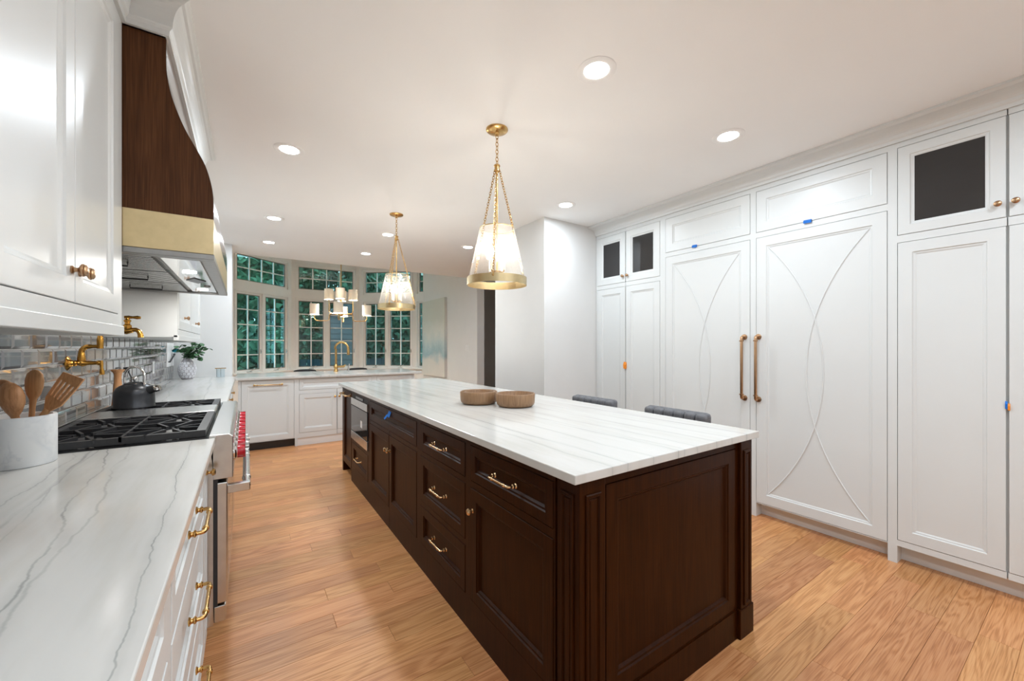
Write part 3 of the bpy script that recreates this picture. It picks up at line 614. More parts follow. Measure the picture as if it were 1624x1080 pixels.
f = MB().fbox(FI, 3.434, 4.033, 0.748, 0.812, 0, 0.012).build('control_panel', 'steel', mw, bevel=0.002)
MB().fbox(FI, 3.60, 3.87, 0.818, 0.840, 0, 0.004).build('display', 'black', mw)
w = MB().fbox(FI, 3.434, 4.033, 0.505, 0.742, 0, 0.010).build('window', 'darkglass', mw, bevel=0.002)
MB().fbox(FI, 3.60, 3.66, 0.585, 0.645, 0.0095, 0.0112).build('outlet_reflection', 'plastic', w)  # white square laid on the glass as the reflection of a wall outlet
MB().fbox(FI, 3.434, 4.033, 0.424, 0.500, 0, 0.012).build('lower_rail', 'steel', mw, bevel=0.002)
# panelled appliance at the far end with toe recess
t = iunit('island_cabinet', 4.050, 4.500, 'dark walnut pull-out cabinet with brass bar beside the microwave'); 
carcass(FI, 4.050, 4.500, 0.105, 0.884, IX1-XI, t, WAL)
MB().fbox(FI, 4.050, 4.500, 0, 0.105, -(IX1-XI), -0.07).build('toe_kick', 'matblack', t)
MB().fbox(FI, 4.455, 4.500, 0, 0.105, -0.07, 0).build('foot', WAL, t); MB().fbox(FI, 4.050, 4.075, 0, 0.105, -0.07, 0).build('foot', WAL, t)
d = idoor(t, 4.065, 4.450, 0.115, 0.852, 'door', 0.05); pull(FI, 4.26, 0.815, 0.30, d, 0.004, r=0.008, proj=0.04, mat='brass_p')
# panelled end with corner posts
FE = Frame((0, YI, 0), (1, 0, 0), (0, -1, 0))      # u = X, faces the camera
t = thing('island_end_panel', (1.38, 0.97, 0), 'dark walnut end panel of island with grooved corner posts', 'panel')
carcass(FE, 0.968, 1.826, 0.125, 0.884, 0.092, t, WAL, 'back_board')
def grooved_post(x0, x1, y0, y1, faces):
    o = MB().box(x0, x1, y0, y1, 0, 0.884).build('post', WAL, t, bevel=0.002)
    return o
# near-left corner post, grooves on both faces; far right pilaster
po = MB()
MB().box(XI+0.004, 0.968, YI-0.016, 1.012, 0, 0.884).build('post', WAL, t, bevel=0.003)
MB().box(1.826, 1.922, YI-0.016, 1.012, 0, 0.884).build('post', WAL, t, bevel=0.003)
def groove(F, u0, u1, v0, v1):
    return MB().rings(F, u0, u1, v0, v1, [(0, 0.0), (0, 0.004), (0.003, 0.007), (0.010, 0.007), (0.014, -0.0005+0.001), (0.018, 0.001), (0.020, 0.0035)], back=False).build('groove_moulding', WAL, t)
FP = Frame((0, YI-0.016, 0), (1, 0, 0), (0, -1, 0)); FQ = Frame((XI+0.004, 0, 0), (0, 1, 0), (-1, 0, 0))
groove(FP, 0.878, 0.946, 0.145, 0.835); groove(FP, 1.845, 1.903, 0.145, 0.835); groove(FQ, 0.928, 0.990, 0.145, 0.835)
door(FE, 0.984, 1.806, 0.132, 0.846, t, WAL, 0.055, name='panel', deep=0.014)
MB().fbox(FE, 0.968, 1.826, 0, 0.125, -0.092, 0.004).build('base_board', WAL, t)
MB().box(1.814, 1.93, YI-0.020, 1.012, 0, 0.13).build('plinth', WAL, t, bevel=0.003)
# stool side back panel
# island worktop
MB().box(0.815, 1.942, 0.882, 4.530, 0.884, 0.914).build('island_worktop', 'marble_i', bevel=0.003, label='pale veined stone worktop covering the whole walnut island', cat='worktop')
# ================================================================== LEFT RUN
XL = -0.135
FLc = Frame((XL, 0, 0), (0, 1, 0), (1, 0, 0))
def lunit(y0, y1, label):
    t = thing('base_cabinet', ((XL+XW)/2, (y0+y1)/2, 0), label, 'cabinet')
    carcass(FLc, y0, y1, 0.10, 0.884, XL-XW-0.012, t, 'white'); MB().fbox(FLc, y0, y1, 0, 0.10, -0.55, -0.075).build('toe_kick', 'white2', t)
    return t
def ldoor(t, u0, u1, v0, v1, name='door', fw=0.05, F=FLc):
    return door(F, u0, u1, v0, v1, t, 'white', fw, name=name, deep=0.012)
t = lunit(1.10, 1.945, 'white base cabinet with three drawers and brass pulls beside range')
for v0, v1 in ((0.680, 0.862), (0.400, 0.655), (0.135, 0.375)):
    d = ldoor(t, 1.125, 1.925, v0, v1, 'drawer'); pull(FLc, 1.53, (v0+v1)/2, 0.20, d, 0.018, r=0.0056, proj=0.036, mat='brass')
t = lunit(1.945, 2.088, 'narrow white pull-out cabinet with single brass knob against range')
d = ldoor(t, 1.958, 2.076, 0.135, 0.862, 'door', 0.03); knob(FLc, 2.035, 0.785, d, 0.018, mat='brass')
t = lunit(0.10, 1.10, 'white base cabinet with drawer over doors next to three-drawer cabinet')
d = ldoor(t, 0.125, 1.075, 0.680, 0.862, 'drawer'); pull(FLc, 0.6, 0.77, 0.24, d, 0.018, r=0.0056, proj=0.036, mat='brass')
for a, b, k in ((0.125, 0.598, 0.56), (0.602, 1.075, 0.64)): d = ldoor(t, a, b, 0.135, 0.655); knob(FLc, k, 0.60, d, 0.018)
t = lunit(-1.2, 0.10, 'white base cabinet with wide doors at end of near worktop')
for a, b in ((-1.175, -0.552), (-0.548, 0.075)): ldoor(t, a, b, 0.135, 0.862)
MB().box(XW, -0.108, -1.2, 2.088, 0.884, 0.914).build('worktop', 'marble', bevel=0.003, label='white veined stone worktop under crock, near side of range', cat='worktop')
# far side of the range
t = lunit(3.345, 4.40, 'white base cabinet with drawers and brass knobs just past range')
for a, b in ((3.37, 3.865), (3.87, 4.375)):
    d = ldoor(t, a, b, 0.680, 0.862, 'drawer'); knob(FLc, (a+b)/2, 0.775, d, 0.018, mat='brass')
    d = ldoor(t, a, b, 0.135, 0.655); knob(FLc, b-0.04, 0.58, d, 0.018, mat='brass')
t = lunit(4.40, 5.86, 'white base cabinet in the corner by the dishwasher')
for a, b in ((4.425, 5.12), (5.125, 5.80)):
    d = ldoor(t, a, b, 0.680, 0.862, 'drawer'); knob(FLc, (a+b)/2, 0.775, d, 0.018, mat='brass'); ldoor(t, a, b, 0.135, 0.655)
# ------------------------------------------------------------------ backsplash tiles
base = MB().box(XW, XW+0.003, 0.1, 6.25, 0.914, 1.375).build('backsplash', 'grout', kind='structure', label='glass subway tile backsplash behind range and left worktops')
TL, TH, TG = 0.1500, 0.0745, 0.003
tm = {}
def tile(y0, y1, z0, z1):
    key = (round(y1-y0, 4), round(z1-z0, 4))
    if key not in tm:
        mb = MB(); F0 = Frame((0, 0, 0), (0, 1, 0), (1, 0, 0)); mb.rings(F0, 0, key[0], 0, key[1], [(0, 0), (0, 0.003), (0.010, 0.0085), (0.0101, 0.0085)], back=False)
        bm = bmesh.new(); bv = [bm.verts.new(p) for p in mb.v]
        for f in mb.f: bm.faces.new([bv[i] for i in f])
        bmesh.ops.recalc_face_normals(bm, faces=bm.faces); me = bpy.data.meshes.new('tile'); bm.to_mesh(me); bm.free(); me.materials.append(M['tile']); tm[key] = me
    o = bpy.data.objects.new('tile', tm[key]); col.objects.link(o); o.location = (XW+0.003, y0, z0); ORG[o.name] = Vector(o.location)
    o.parent = base; o.matrix_parent_inverse = Matrix.Translation(-ORG['backsplash'])
for r in range(6):
    z0 = 0.917+TH*r; y = 0.10 - (TL/2 if r % 2 else 0)
    while y < 6.245:
        y1 = min(y+TL-TG, 6.247)
        if y >= 0.1 and y1-y > 0.02: tile(y, y1, z0, min(z0+TH-TG, 1.372))
        y += TL
# outlets and wall panel
def outlet(y, z, label, plug=False, w=0.072, h=0.115):
    F = Frame((XW+0.0115, 0, 0), (0, 1, 0), (1, 0, 0)); t = thing('wall_outlet', F(y, z-h/2), label, 'outlet')
    MB().fbox(F, y-w/2, y+w/2, z-h/2, z+h/2, -0.003, 0.004).build('cover_plate', 'plastic', t, bevel=0.002)
    MB().fbox(F, y-0.017, y+0.017, z-0.034, z+0.034, 0.004, 0.006).build('socket', 'plastic', t)
    if plug:
        mb = MB(); mb.fbox(F, y-0.012, y+0.014, z-0.010, z+0.026, 0.006, 0.035); mb.tube([F(y, z-0.005, 0.03), F(y+0.005, z-0.05, 0.045), F(y+0.01, z-0.12, 0.04), F(y+0.01, z-0.165, 0.02)], 0.004, 8); mb.build('plug', 'matblack', t)
outlet(3.86, 1.125, 'white wall outlet with black plug on tiles behind kettle', True)
outlet(4.98, 1.10, 'white wall outlet without plug on tiles between kettle and vase')
F = Frame((XW+0.0115, 0, 0), (0, 1, 0), (1, 0, 0)); t = thing('wall_panel', F(6.0, 1.07), 'white panel with slanted dark bar on tiles left of vase', 'panel')
MB().fbox(F, 5.75, 6.22, 1.07, 1.335, -0.003, 0.006).build('board', 'plastic', t, bevel=0.002)
MB().tube([F(5.80, 1.125, 0.004), F(5.80, 1.125, 0.02), F(6.17, 1.205, 0.02), F(6.17, 1.205, 0.004)], 0.008, 8).build('bar', 'matblack', t)
# ------------------------------------------------------------------ upper cabinets
XU = -0.375
FU = Frame((XU, 0, 0), (0, 1, 0), (1, 0, 0))
def upper(y0, y1, label, seams, end0, end1):
    t = thing('upper_cabinet', ((XU+XW)/2, (y0+y1)/2, 1.337), label, 'cabinet')
    carcass(FU, y0, y1, 1.360, 2.50, XU-XW, t, 'white')
    lr = MB().fbox(FU, y0, y1+0.004, 1.337, 1.373, -0.02, 0.006); lr.fbox(FU, y1-0.02, y1+0.004, 1.337, 1.373, -(XU-XW), -0.02); lr.build('light_rail', 'white', t, bevel=0.002)
    ds = []
    for a, b in zip(seams[:-1], seams[1:]): ds.append(door(FU, a, b, 1.412, 2.462, t, 'white', 0.060))
    return t, ds
t, ds = upper(1.05, 1.99, 'white upper cabinet with paired doors and ringed knobs beside hood', [1.075, 1.508, 1.935], 0, 0)
knob(FU, 1.480, 1.497, ds[0], 0.02, r=0.0165, mat='brass_c'); knob(FU, 1.538, 1.497, ds[1], 0.02, r=0.0165, mat='brass_c')
t, ds = upper(0.10, 1.046, 'white upper cabinet with plain doors above empty near worktop', [0.125, 0.573, 1.02], 0, 0)
knob(FU, 0.545, 1.497, ds[0], 0.02, r=0.0165); knob(FU, 0.601, 1.497, ds[1], 0.02, r=0.0165)
t, ds = upper(3.40, 5.0, 'white upper cabinet above the kettle and outlets past hood', [3.44, 4.18, 4.96], 0, 0)
knob(FU, 3.76, 1.505, ds[0], 0.02); knob(FU, 4.52, 1.500, ds[1], 0.02)
# ------------------------------------------------------------------ range hood
HY0, HY1 = 2.0, 3.37
t = thing('range_hood', (-0.42, 2.69, 1.665), 'curved walnut range hood with brass band and steel underside', 'hood')
def catmull(P, k=4):
    out = []
    for i in range(len(P)-1):
        p0, p1, p2, p3 = P[max(i-1, 0)], P[i], P[i+1], P[min(i+2, len(P)-1)]
        for j in range(k):
            u = j/k; out.append(tuple(0.5*(2*p1[q]+(p2[q]-p0[q])*u+(2*p0[q]-5*p1[q]+4*p2[q]-p3[q])*u*u+(3*p1[q]-p0[q]-3*p2[q]+p3[q])*u**3) for q in (0, 1)))
    return out+[P[-1]]
curve = catmull([(-0.254, 2.475), (-0.2535, 2.358), (-0.242, 2.278), (-0.223, 2.211), (-0.198, 2.146), (-0.165, 2.081), (-0.136, 2.021), (-0.118, 1.955), (-0.110, 1.894), (-0.109, 1.808)])
poly = [(XW, HY0, 2.475)] + [(x, HY0, z) for x, z in curve] + [(XW, HY0, 1.808)]
MB().prism(poly, (0, HY1-HY0, 0)).build('wood_body', 'hoodwood', t)
MB().box(XW, -0.108, HY0-0.003, HY1+0.003, 1.668, 1.808).build('brass_band', 'brass_b', t)
M['lacquer'] = wood('lacquered_walnut', (0.055, 0.0200, 0.0068), (0.084, 0.0315, 0.0108), (0.115, 0.046, 0.017), 'Z', 0.22, grain=0.6, ring=0.08, bump=0.0, coat=1.0)
fr = MB(); n_ = len(curve)
fr.add([(x+0.0012, y, z) for x, z in curve for y in (HY0+0.002, HY1-0.002)], [(2*i, 2*i+1, 2*i+3, 2*i+2) for i in range(n_-1)], True)
fr.add([(x-0.0020, y, z) for x, z in curve for y in (HY0+0.002, HY1-0.002)], [(2*i, 2*i+2, 2*i+3, 2*i+1) for i in range(n_-1)], True)
fr.build('front_panel', 'lacquer', t, angle=60)
# steel canopy: rim and recessed well
cn = MB(); zr = 1.646; x0, x1 = XW, -0.106
cn.box(x0, x1, HY0, HY0+0.05, zr, 1.668); cn.box(x0, x1, HY1-0.06, HY1, zr, 1.668); cn.box(x1-0.045, x1, HY0+0.05, HY1-0.06, zr, 1.668); cn.box(x0, x0+0.05, HY0+0.05, HY1-0.06, zr, 1.668)
cn.build('canopy_rim', 'steel_d', t, bevel=0.002)
MB().box(x0+0.05, x1-0.045, HY0+0.05, HY1-0.06, 1.664, 1.668).build('canopy_lining', 'steel_d', t)
for k in range(3):
    ya = HY0+0.07+k*0.415; f = MB()
    f.box(x0+0.07, -0.30, ya, ya+0.40, 1.662, 1.665); fo = f.build('baffle_filter', 'steel_d', t)
    for j in range(11): MB().box(x0+0.08, -0.31, ya+0.010+j*0.036, ya+0.028+j*0.036, 1.650, 1.656).build('baffle_slat', 'steel', fo)
    hx = -0.48; yy = ya+0.20
    MB().tube([(hx-0.07, yy, 1.652), (hx-0.07, yy, 1.634), (hx+0.07, yy, 1.634), (hx+0.07, yy, 1.652)], 0.004, 6).build('filter_handle', 'matblack', fo)
lp = MB().box(-0.285, -0.158, HY0+0.09, HY1-0.10, 1.652, 1.664).build('light_panel', 'chrome', t, bevel=0.002)
for yy in (2.42, 3.12):
    MB().lathe([(0.026, 0), (0.026, 0.005)], (-0.222, yy, 1.6475), (0, 0, 1), 16).build('lamp_lens', 'hoodled', lp); area('hood_lamp', (-0.222, yy, 1.645), 0.05, 1.3, (1.0, 0.97, 0.92), t)
MB().add([(-0.222+dx, 2.72+dy, z) for z in (1.6485, 1.652) for dx, dy in ((0.042, 0), (0, 0.10), (-0.042, 0), (0, -0.10))], [(0, 1, 2, 3), (4, 5, 6, 7), (0, 1, 5, 4), (1, 2, 6, 5), (2, 3, 7, 6), (3, 0, 4, 7)]).build('badge', 'badge', lp)
for yy in (2.95,): MB().lathe([(0.016, 0), (0.016, 0.006)], (-0.19, yy, 1.646), (0, 0, 1), 12).build('button', 'steel_d', lp)
# ------------------------------------------------------------------ range
RY0, RY1 = 2.095, 3.338
t = thing('kitchen_range', (-0.40, 2.715, 0), 'steel gas range with red knobs, black grates and griddle', 'range')
MB().box(XW+0.014, -0.115, RY0, RY1, 0.12, 0.905).build('body', 'steel', t)
MB().box(XW+0.02, -0.16, RY0+0.02, RY1-0.02, 0.02, 0.12).build('kick_panel', 'matblack', t)
for x in (-0.66, -0.17):
    for y in (RY0+0.05, RY1-0.05): MB().lathe([(0.022, 0), (0.022, 0.02), (0.016, 0.025), (0.016, 0.12)], (x, y, 0), (0, 0, 1), 14).build('leg', 'steel', t)
pr = [(-0.13, RY0, 0.925), (-0.058, RY0, 0.925), (-0.046, RY0, 0.913), (-0.046, RY0, 0.735), (-0.115, RY0, 0.735), (-0.13, RY0, 0.905)]
cp = MB().prism(pr, (0, RY1-RY0, 0)).build('control_panel', 'steel', t, bevel=0.003)
MB().box(XW+0.014, -0.13, RY0, RY1, 0.905, 0.918).build('cooktop', 'black', t, bevel=0.003)
MB().box(XW+0.014, XW+0.05, RY0, RY1, 0.918, 0.945).build('back_guard', 'steel', t, bevel=0.003)
for yk in [RY0+0.085+i*(RY1-RY0-0.17)/8 for i in range(9)]:
    b = MB(); b.lathe([(0.038, 0), (0.038, 0.006), (0.033, 0.010), (0.030, 0.012), (0.030, 0.014)], (-0.046, yk, 0.828), (1, 0, 0), 20)
    bz = b.build('knob_bezel', 'chrome', cp)
    k = MB(); k.lathe([(0.027, 0), (0.0255, 0.026), (0.023, 0.030), (0.0, 0.031)], (-0.034, yk, 0.828), (1, 0, 0), 20); k.box(-0.036, -0.002, yk-0.006, yk+0.006, 0.799, 0.857)
    k.build('knob', 'red', cp)
def ovendoor(y0, y1):
    d = MB().box(-0.113, -0.066, y0, y1, 0.205, 0.718).build('oven_door', 'steel', t, bevel=0.004)
    MB().box(-0.067, -0.0655, y0+0.08, y1-0.08, 0.30, 0.56).build('window', 'darkglass', d)
    h = MB(); z = 0.680; x = 0.002
    h.tube([(x, y0+0.03, z), (x, y1-0.03, z)], 0.0155, 14)
    for q in (y0+0.16, y1-0.16): h.lathe([(0.0155, -0.006), (0.018, -0.004), (0.018, 0.004), (0.0155, 0.006)], (x, q, z), (0, 1, 0), 14)
    for q in (y0+0.022, y1-0.050): h.box(-0.068, 0.016, q, q+0.030, z-0.020, z+0.018)
    h.build('handle', 'steel', d, bevel=0.003)
ovendoor(RY0+0.005, RY0+0.775); ovendoor(RY0+0.781, RY1-0.005)
MB().box(-0.113, -0.072, RY0+0.005, RY1-0.005, 0.125, 0.195).build('lower_panel', 'steel', t, bevel=0.004)
MB().box(-0.116, -0.100, RY0+0.003, RY1-0.003, 0.195, 0.735).build('door_gap_fill', 'matblack', t)  # matt black box filling the gaps around the oven doors
def grate(y0, y1, ny):
    g = MB(); x0, x1 = -0.665, -0.142; z0, z1 = 0.930, 0.947; w = 0.009
    g.box(x0, x1, y0, y0+0.02, 0.922, z1); g.box(x0, x1, y1-0.02, y1, 0.922, z1); g.box(x0-0.001, x0+0.025, y0+0.001, y1-0.001, 0.922, z1-0.0005); g.box(x1-0.03, x1+0.001, y0+0.001, y1-0.001, 0.919, z1+0.0005)
    xm = (x0+x1)/2; g.box(xm-w/2, xm+w/2, y0, y1, z0, z1)
    for j in range(ny):
        ya = y0+(y1-y0)*(j)/ny; yb = y0+(y1-y0)*(j+1)/ny; yc = (ya+yb)/2
        if j: g.box(x0, x1, ya-w/2, ya+w/2, z0, z1)
        for xc in ((x0+xm)/2, (xm+x1)/2):
            for a in range(8):
                th = a*math.pi/4+0.39; ex = max(min(xc+0.30*math.cos(th), x1 if xc > xm else xm), xm if xc > xm else x0); ey = max(min(yc+0.30*math.sin(th), yb), ya)
                k = min(abs((ex-xc)/math.cos(th)), abs((ey-yc)/math.sin(th))); d = Vector((math.cos(th), math.sin(th), 0)); n = Vector((-d.y, d.x, 0))*w/2
                p = Vector((xc, yc, z1))+d*0.035; q = Vector((xc, yc, z1))+d*k
                g.add([p-n, p+n, q+n, q-n]+[v-Vector((0, 0, 0.013)) for v in (p-n, p+n, q+n, q-n)], [(0, 1, 2, 3), (4, 5, 6, 7), (0, 1, 5, 4), (1, 2, 6, 5), (2, 3, 7, 6), (3, 0, 4, 7)])
    go = g.build('grate', 'iron', t)
    for j in range(ny):
        yc = y0+(y1-y0)*(j+0.5)/ny
        for xc in ((x0+xm)/2, (xm+x1)/2): MB().lathe([(0.052, 0.917), (0.052, 0.924), (0.034, 0.926), (0.034, 0.932), (0.001, 0.934)], (xc, yc, 0), (0, 0, 1), 20).build('burner', 'steel_d' if xc > xm else 'matblack', t)
grate(2.112, 2.715, 2); grate(3.005, 3.325, 1)
MB().box(-0.672, -0.142, 2.722, 2.998, 0.918, 0.948).build('griddle', 'steel', t, bevel=0.004)
# ------------------------------------------------------------------ far worktop of left run + sink run
YS = 5.865
MB().box(XW, -0.108, 3.343, 6.25, 0.884, 0.914).build('worktop', 'marble', bevel=0.003, label='pale stone worktop under vase, beyond the range', cat='worktop')
FS = Frame((0, YS, 0), (1, 0, 0), (0, -1, 0))
t = thing('dishwasher', (0.235, 6.15, 0), 'white panelled dishwasher with long brass bar by corner', 'dishwasher')
carcass(FS, -0.08, 0.53, 0.105, 0.884, 0.58, t, 'white', 'body'); MB().fbox(FS, -0.08, 0.53, 0, 0.105, -0.55, -0.06).build('toe_kick', 'black', t)
d = door(FS, -0.05, 0.52, 0.110, 0.868, t, 'white', 0.062); pull(FS, 0.235, 0.815, 0.30, d, r=0.0058, proj=0.036, mat='brass')
def sunit(x0, x1, label):
    t = thing('base_cabinet', ((x0+x1)/2, 6.15, 0), label, 'cabinet')
    carcass(FS, x0, x1, 0.10, 0.884, 0.60, t, 'white'); MB().fbox(FS, x0, x1, 0, 0.10, -0.58, -0.01).build('plinth', 'white2', t); return t
t = sunit(0.53, 1.54, 'white sink cabinet under faucet with false drawer above doors')
MB().fbox(FS, 0.53, 0.56, 0, 0.10, -0.01, 0.004).build('foot', 'white', t)
door(FS, 0.578, 1.50, 0.722, 0.862, t, 'white', 0.035); d = door(FS, 0.578, 1.035, 0.165, 0.675, t, 'white', 0.055); d2 = door(FS, 1.04, 1.50, 0.165, 0.675, t, 'white', 0.055)
knob(FS, 1.01, 0.62, d, 0.02, mat='brass'); knob(FS, 1.065, 0.62, d2, 0.02, mat='brass')
t = sunit(1.54, 2.13, 'white end cabinet of sink run below nook wall')
door(FS, 1.57, 2.10, 0.722, 0.862, t, 'white', 0.035); door(FS, 1.57, 2.10, 0.165, 0.675, t, 'white', 0.055)
MB().box(-0.108, 2.235, 5.825, 6.80, 0.884, 0.914).build('worktop', 'marble_i', bevel=0.003, label='pale stone worktop around faucet, in front of bay windows', cat='worktop')
# faucet
fy, fx = 6.50, 1.135
t = thing('kitchen_faucet', (fx, fy, 0.914), 'tall brass gooseneck faucet on worktop before bay window', 'faucet')
MB().lathe([(0.034, 0), (0.034, 0.008), (0.026, 0.02), (0.024, 0.05), (0.033, 0.06), (0.033, 0.085), (0.022, 0.10), (0.018, 0.12)], (fx, fy, 0.914), (0, 0, 1), 20).build('base', 'brass', t)
pts = [(fx, fy, 1.03), (fx, fy, 1.26)] + [tuple(p) for p in arc((fx+0.085*0.83, fy-0.085*0.55, 1.26), 0.1, 180, 10, 12, (0.83, -0.55, 0), (0, 0, 1))]
MB().tube(pts, 0.0155, 12).build('spout', 'brass', t)
e = Vector(pts[-1]); MB().tube([e+Vector((0, 0, 0.01)), e-Vector((-0.003, 0, 0.04)), e-Vector((-0.004, 0, 0.085)), e-Vector((-0.005, 0, 0.11))], [0.017, 0.018, 0.022, 0.021], 12).build('spray_head', 'brass', t)
MB().tube([(fx, fy, 0.985), (fx+0.06, fy-0.04, 0.99), (fx+0.10, fy-0.066, 0.995), (fx+0.12, fy-0.08, 1.02)], [0.014, 0.014, 0.016, 0.008], 10).build('lever', 'brass', t)
MB().tube([(fx+0.17, fy-0.05, 0.914), (fx+0.17, fy-0.05, 0.99), (fx+0.18, fy-0.06, 1.03)], [0.014, 0.010, 0.008], 10).build('soap_dispenser', 'steel', label='slim soap dispenser beside the brass gooseneck faucet', cat='dispenser')
face_frames()
# ================================================================== SMALL THINGS ON THE LEFT
# utensil crock
cxk, cyk = -0.617, 1.975
t = MB().lathe([(0.001, 0.915), (0.083, 0.915), (0.085, 0.918), (0.085, 1.071), (0.083, 1.074), (0.075, 1.074), (0.073, 1.071), (0.073, 0.93), (0.001, 0.93)], (cxk, cyk, 0), (0, 0, 1), 40, cap=False).build('utensil_crock', 'crock', label='grey white marble crock holding wooden utensils on near worktop', cat='crock')
def flat_paddle(name, label, base_, tip, wv, prof, th, slots=0, cat='spoon'):
    """outline along base->tip; prof = [(t, halfwidth)]; wv width direction"""
    b = Vector(base_); d = Vector(tip)-b; L_ = d.length; d.normalize(); w = Vector(wv); w = (w-d*w.dot(d)).normalized(); n = d.cross(w)
    mb = MB(); vs = []; fs = []; sg = 12
    for t_, hw, ht, bow in prof:
        c = b+d*(t_*L_)+n*bow
        for i in range(sg):
            th_ = 2*math.pi*i/sg; vs.append(c+w*(hw*math.cos(th_))+n*(ht*math.sin(th_)))
    m = len(prof)
    for k in range(m-1):
        for i in range(sg): j = (i+1) % sg; fs.append((k*sg+i, k*sg+j, (k+1)*sg+j, (k+1)*sg+i))
    fs += [tuple(range(sg))[::-1], tuple(range((m-1)*sg, m*sg))]
    mb.add(vs, fs, True)
    return mb.build(name, 'beech', label=label, cat=cat, angle=60)
sp_prof = [(0, .006, .006, 0), (0.55, .0075, .007, 0), (0.66, .011, .007, 0), (0.72, .024, .008, 0), (0.80, .031, .009, 0), (0.88, .032, .009, 0), (0.95, .026, .008, 0), (0.985, .014, .006, 0), (1, .004, .003, 0)]
camw = (0.83, -0.55, 0)
flat_paddle('wooden_spoon', 'upright wooden spoon with flat oval bowl in middle of crock', (-0.600, 1.99, 0.932), (-0.583, 1.985, 1.222), camw, sp_prof, .01)
flat_paddle('wooden_spoon', 'round wooden ladle spoon facing out of crock', (-0.612, 1.985, 0.932), (-0.632, 1.955, 1.185), camw, [(0, .006, .006, 0), (0.5, .008, .007, 0), (0.56, .012, .009, 0), (0.62, .024, .014, 0), (0.72, .036, .020, 0), (0.82, .039, .022, 0), (0.92, .032, .018, 0), (0.98, .016, .010, 0), (1, .004, .003, 0)], .01)
flat_paddle('wooden_spoon', 'leaning wooden spoon behind the round ladle in crock', (-0.585, 1.98, 0.932), (-0.665, 2.005, 1.190), camw, sp_prof, .01)
# slotted turner
b = Vector((-0.640, 1.985, 0.935)); tipc = Vector((-0.505, 1.965, 1.170))
t = thing('slotted_turner', (-0.640, 1.985, 0.935), 'slotted wooden turner leaning out of crock towards range', 'spatula')
d = (tipc-b).normalized(); w = Vector(camw); w = (w-d*w.dot(d)).normalized(); n = d.cross(w)
MB().tube([b, b+d*0.10, b+d*0.178], [0.007, 0.0075, 0.009], 10).build('shaft', 'beech', t)
bl = MB(); L0, L1 = 0.172, 0.300
def pt(a, c, k): return b+d*a+w*c+n*k
segs = []
edges = [(L0, 0.008, -0.008), (L0+0.02, 0.022, -0.022), (L0+0.035, 0.034, -0.030)]
# blade as frame with four slots
nb = 5; hw0, hw1 = 0.034, 0.040
yb = L0+0.035
def blade_poly(ps): bl.prism([pt(a, c, -0.0025) for a, c in ps], n*0.005)
blade_poly([(L0, -0.009), (yb, -0.033), (yb+0.012, -0.034), (yb+0.012, 0.034), (yb, 0.033), (L0, 0.009)])
for i in range(nb):
    u = -1+2*i/(nb-1); cw = 0.0045 if 0 < i < nb-1 else 0.005
    c0 = u*(0.034-cw); c1 = u*(0.040-cw)
    blade_poly([(yb+0.010, c0-cw), (L1-0.022, c1-cw), (L1-0.022, c1+cw), (yb+0.010, c0+cw)])
blade_poly([(L1-0.024, -0.0395), (L1, -0.040), (L1+0.012, 0.040), (L1-0.024, 0.0395)])
bl.build('blade', 'beech', t)
# kettle
kx, ky, kz = -0.536, 3.13, 0.948
t = thing('kettle', (kx, ky, kz), 'matt black kettle with chrome loop handle standing on range', 'kettle')
MB().lathe([(0.001, 0), (0.092, 0), (0.0925, 0.006), (0.090, 0.010), (0.090, 0.075), (0.087, 0.095), (0.079, 0.112), (0.064, 0.125), (0.045, 0.134)], (kx, ky, kz), (0, 0, 1), 36, cap=False).build('body', 'kettle', t)
ld = MB().lathe([(0.047, 0.132), (0.045, 0.138), (0.020, 0.146), (0.001, 0.148)], (kx, ky, kz), (0, 0, 1), 28, cap=False).build('lid', 'kettle', t)
MB().lathe([(0.004, 0.145), (0.005, 0.152), (0.011, 0.158), (0.0125, 0.166), (0.009, 0.174), (0.001, 0.177)], (kx, ky, kz), (0, 0, 1), 16).build('lid_knob', 'chrome', ld)
hd = Vector((0.80, -0.60, 0)); hc = Vector((kx, ky, kz+0.150))
MB().tube([hc-hd*0.058-Vector((0, 0, 0.040))]+arc(hc+Vector((0, 0, 0.018)), 0.062, 180, 0, 16, hd, (0, 0, 1.08))+[hc+hd*0.058-Vector((0, 0, 0.040))], 0.006, 10).build('handle', 'chrome', t)
sd = Vector((0.86, -0.30, 0.28)).normalized(); so = Vector((kx+0.074, ky-0.040, kz+0.098))
MB().tube([so-sd*0.02, so+sd*0.02, so+sd*0.03], [0.026, 0.020, 0.018], 14).build('spout', 'kettle', t)
MB().lathe([(0.018, 0), (0.022, 0.004), (0.022, 0.014), (0.016, 0.023), (0.004, 0.024)], so+sd*0.024, sd, 16).build('whistle', 'chrome', t)
MB().tube([so+sd*0.03+Vector((0, 0, 0.016)), so+Vector((-0.01, 0, 0.034)), Vector((kx+0.03, ky-0.012, kz+0.145))], 0.0035, 8).build('spout_lever', 'chrome', t)
# wooden mill behind kettle
MB().lathe([(0.030, 0), (0.030, 0.01), (0.026, 0.06), (0.020, 0.14), (0.017, 0.19), (0.020, 0.215), (0.032, 0.232), (0.034, 0.238), (0.016, 0.240)], (-0.672, 3.47, 0.914), (0, 0, 1), 24).build('pepper_mill', 'beech', label='waisted wooden mill standing behind the black kettle', cat='pepper mill')
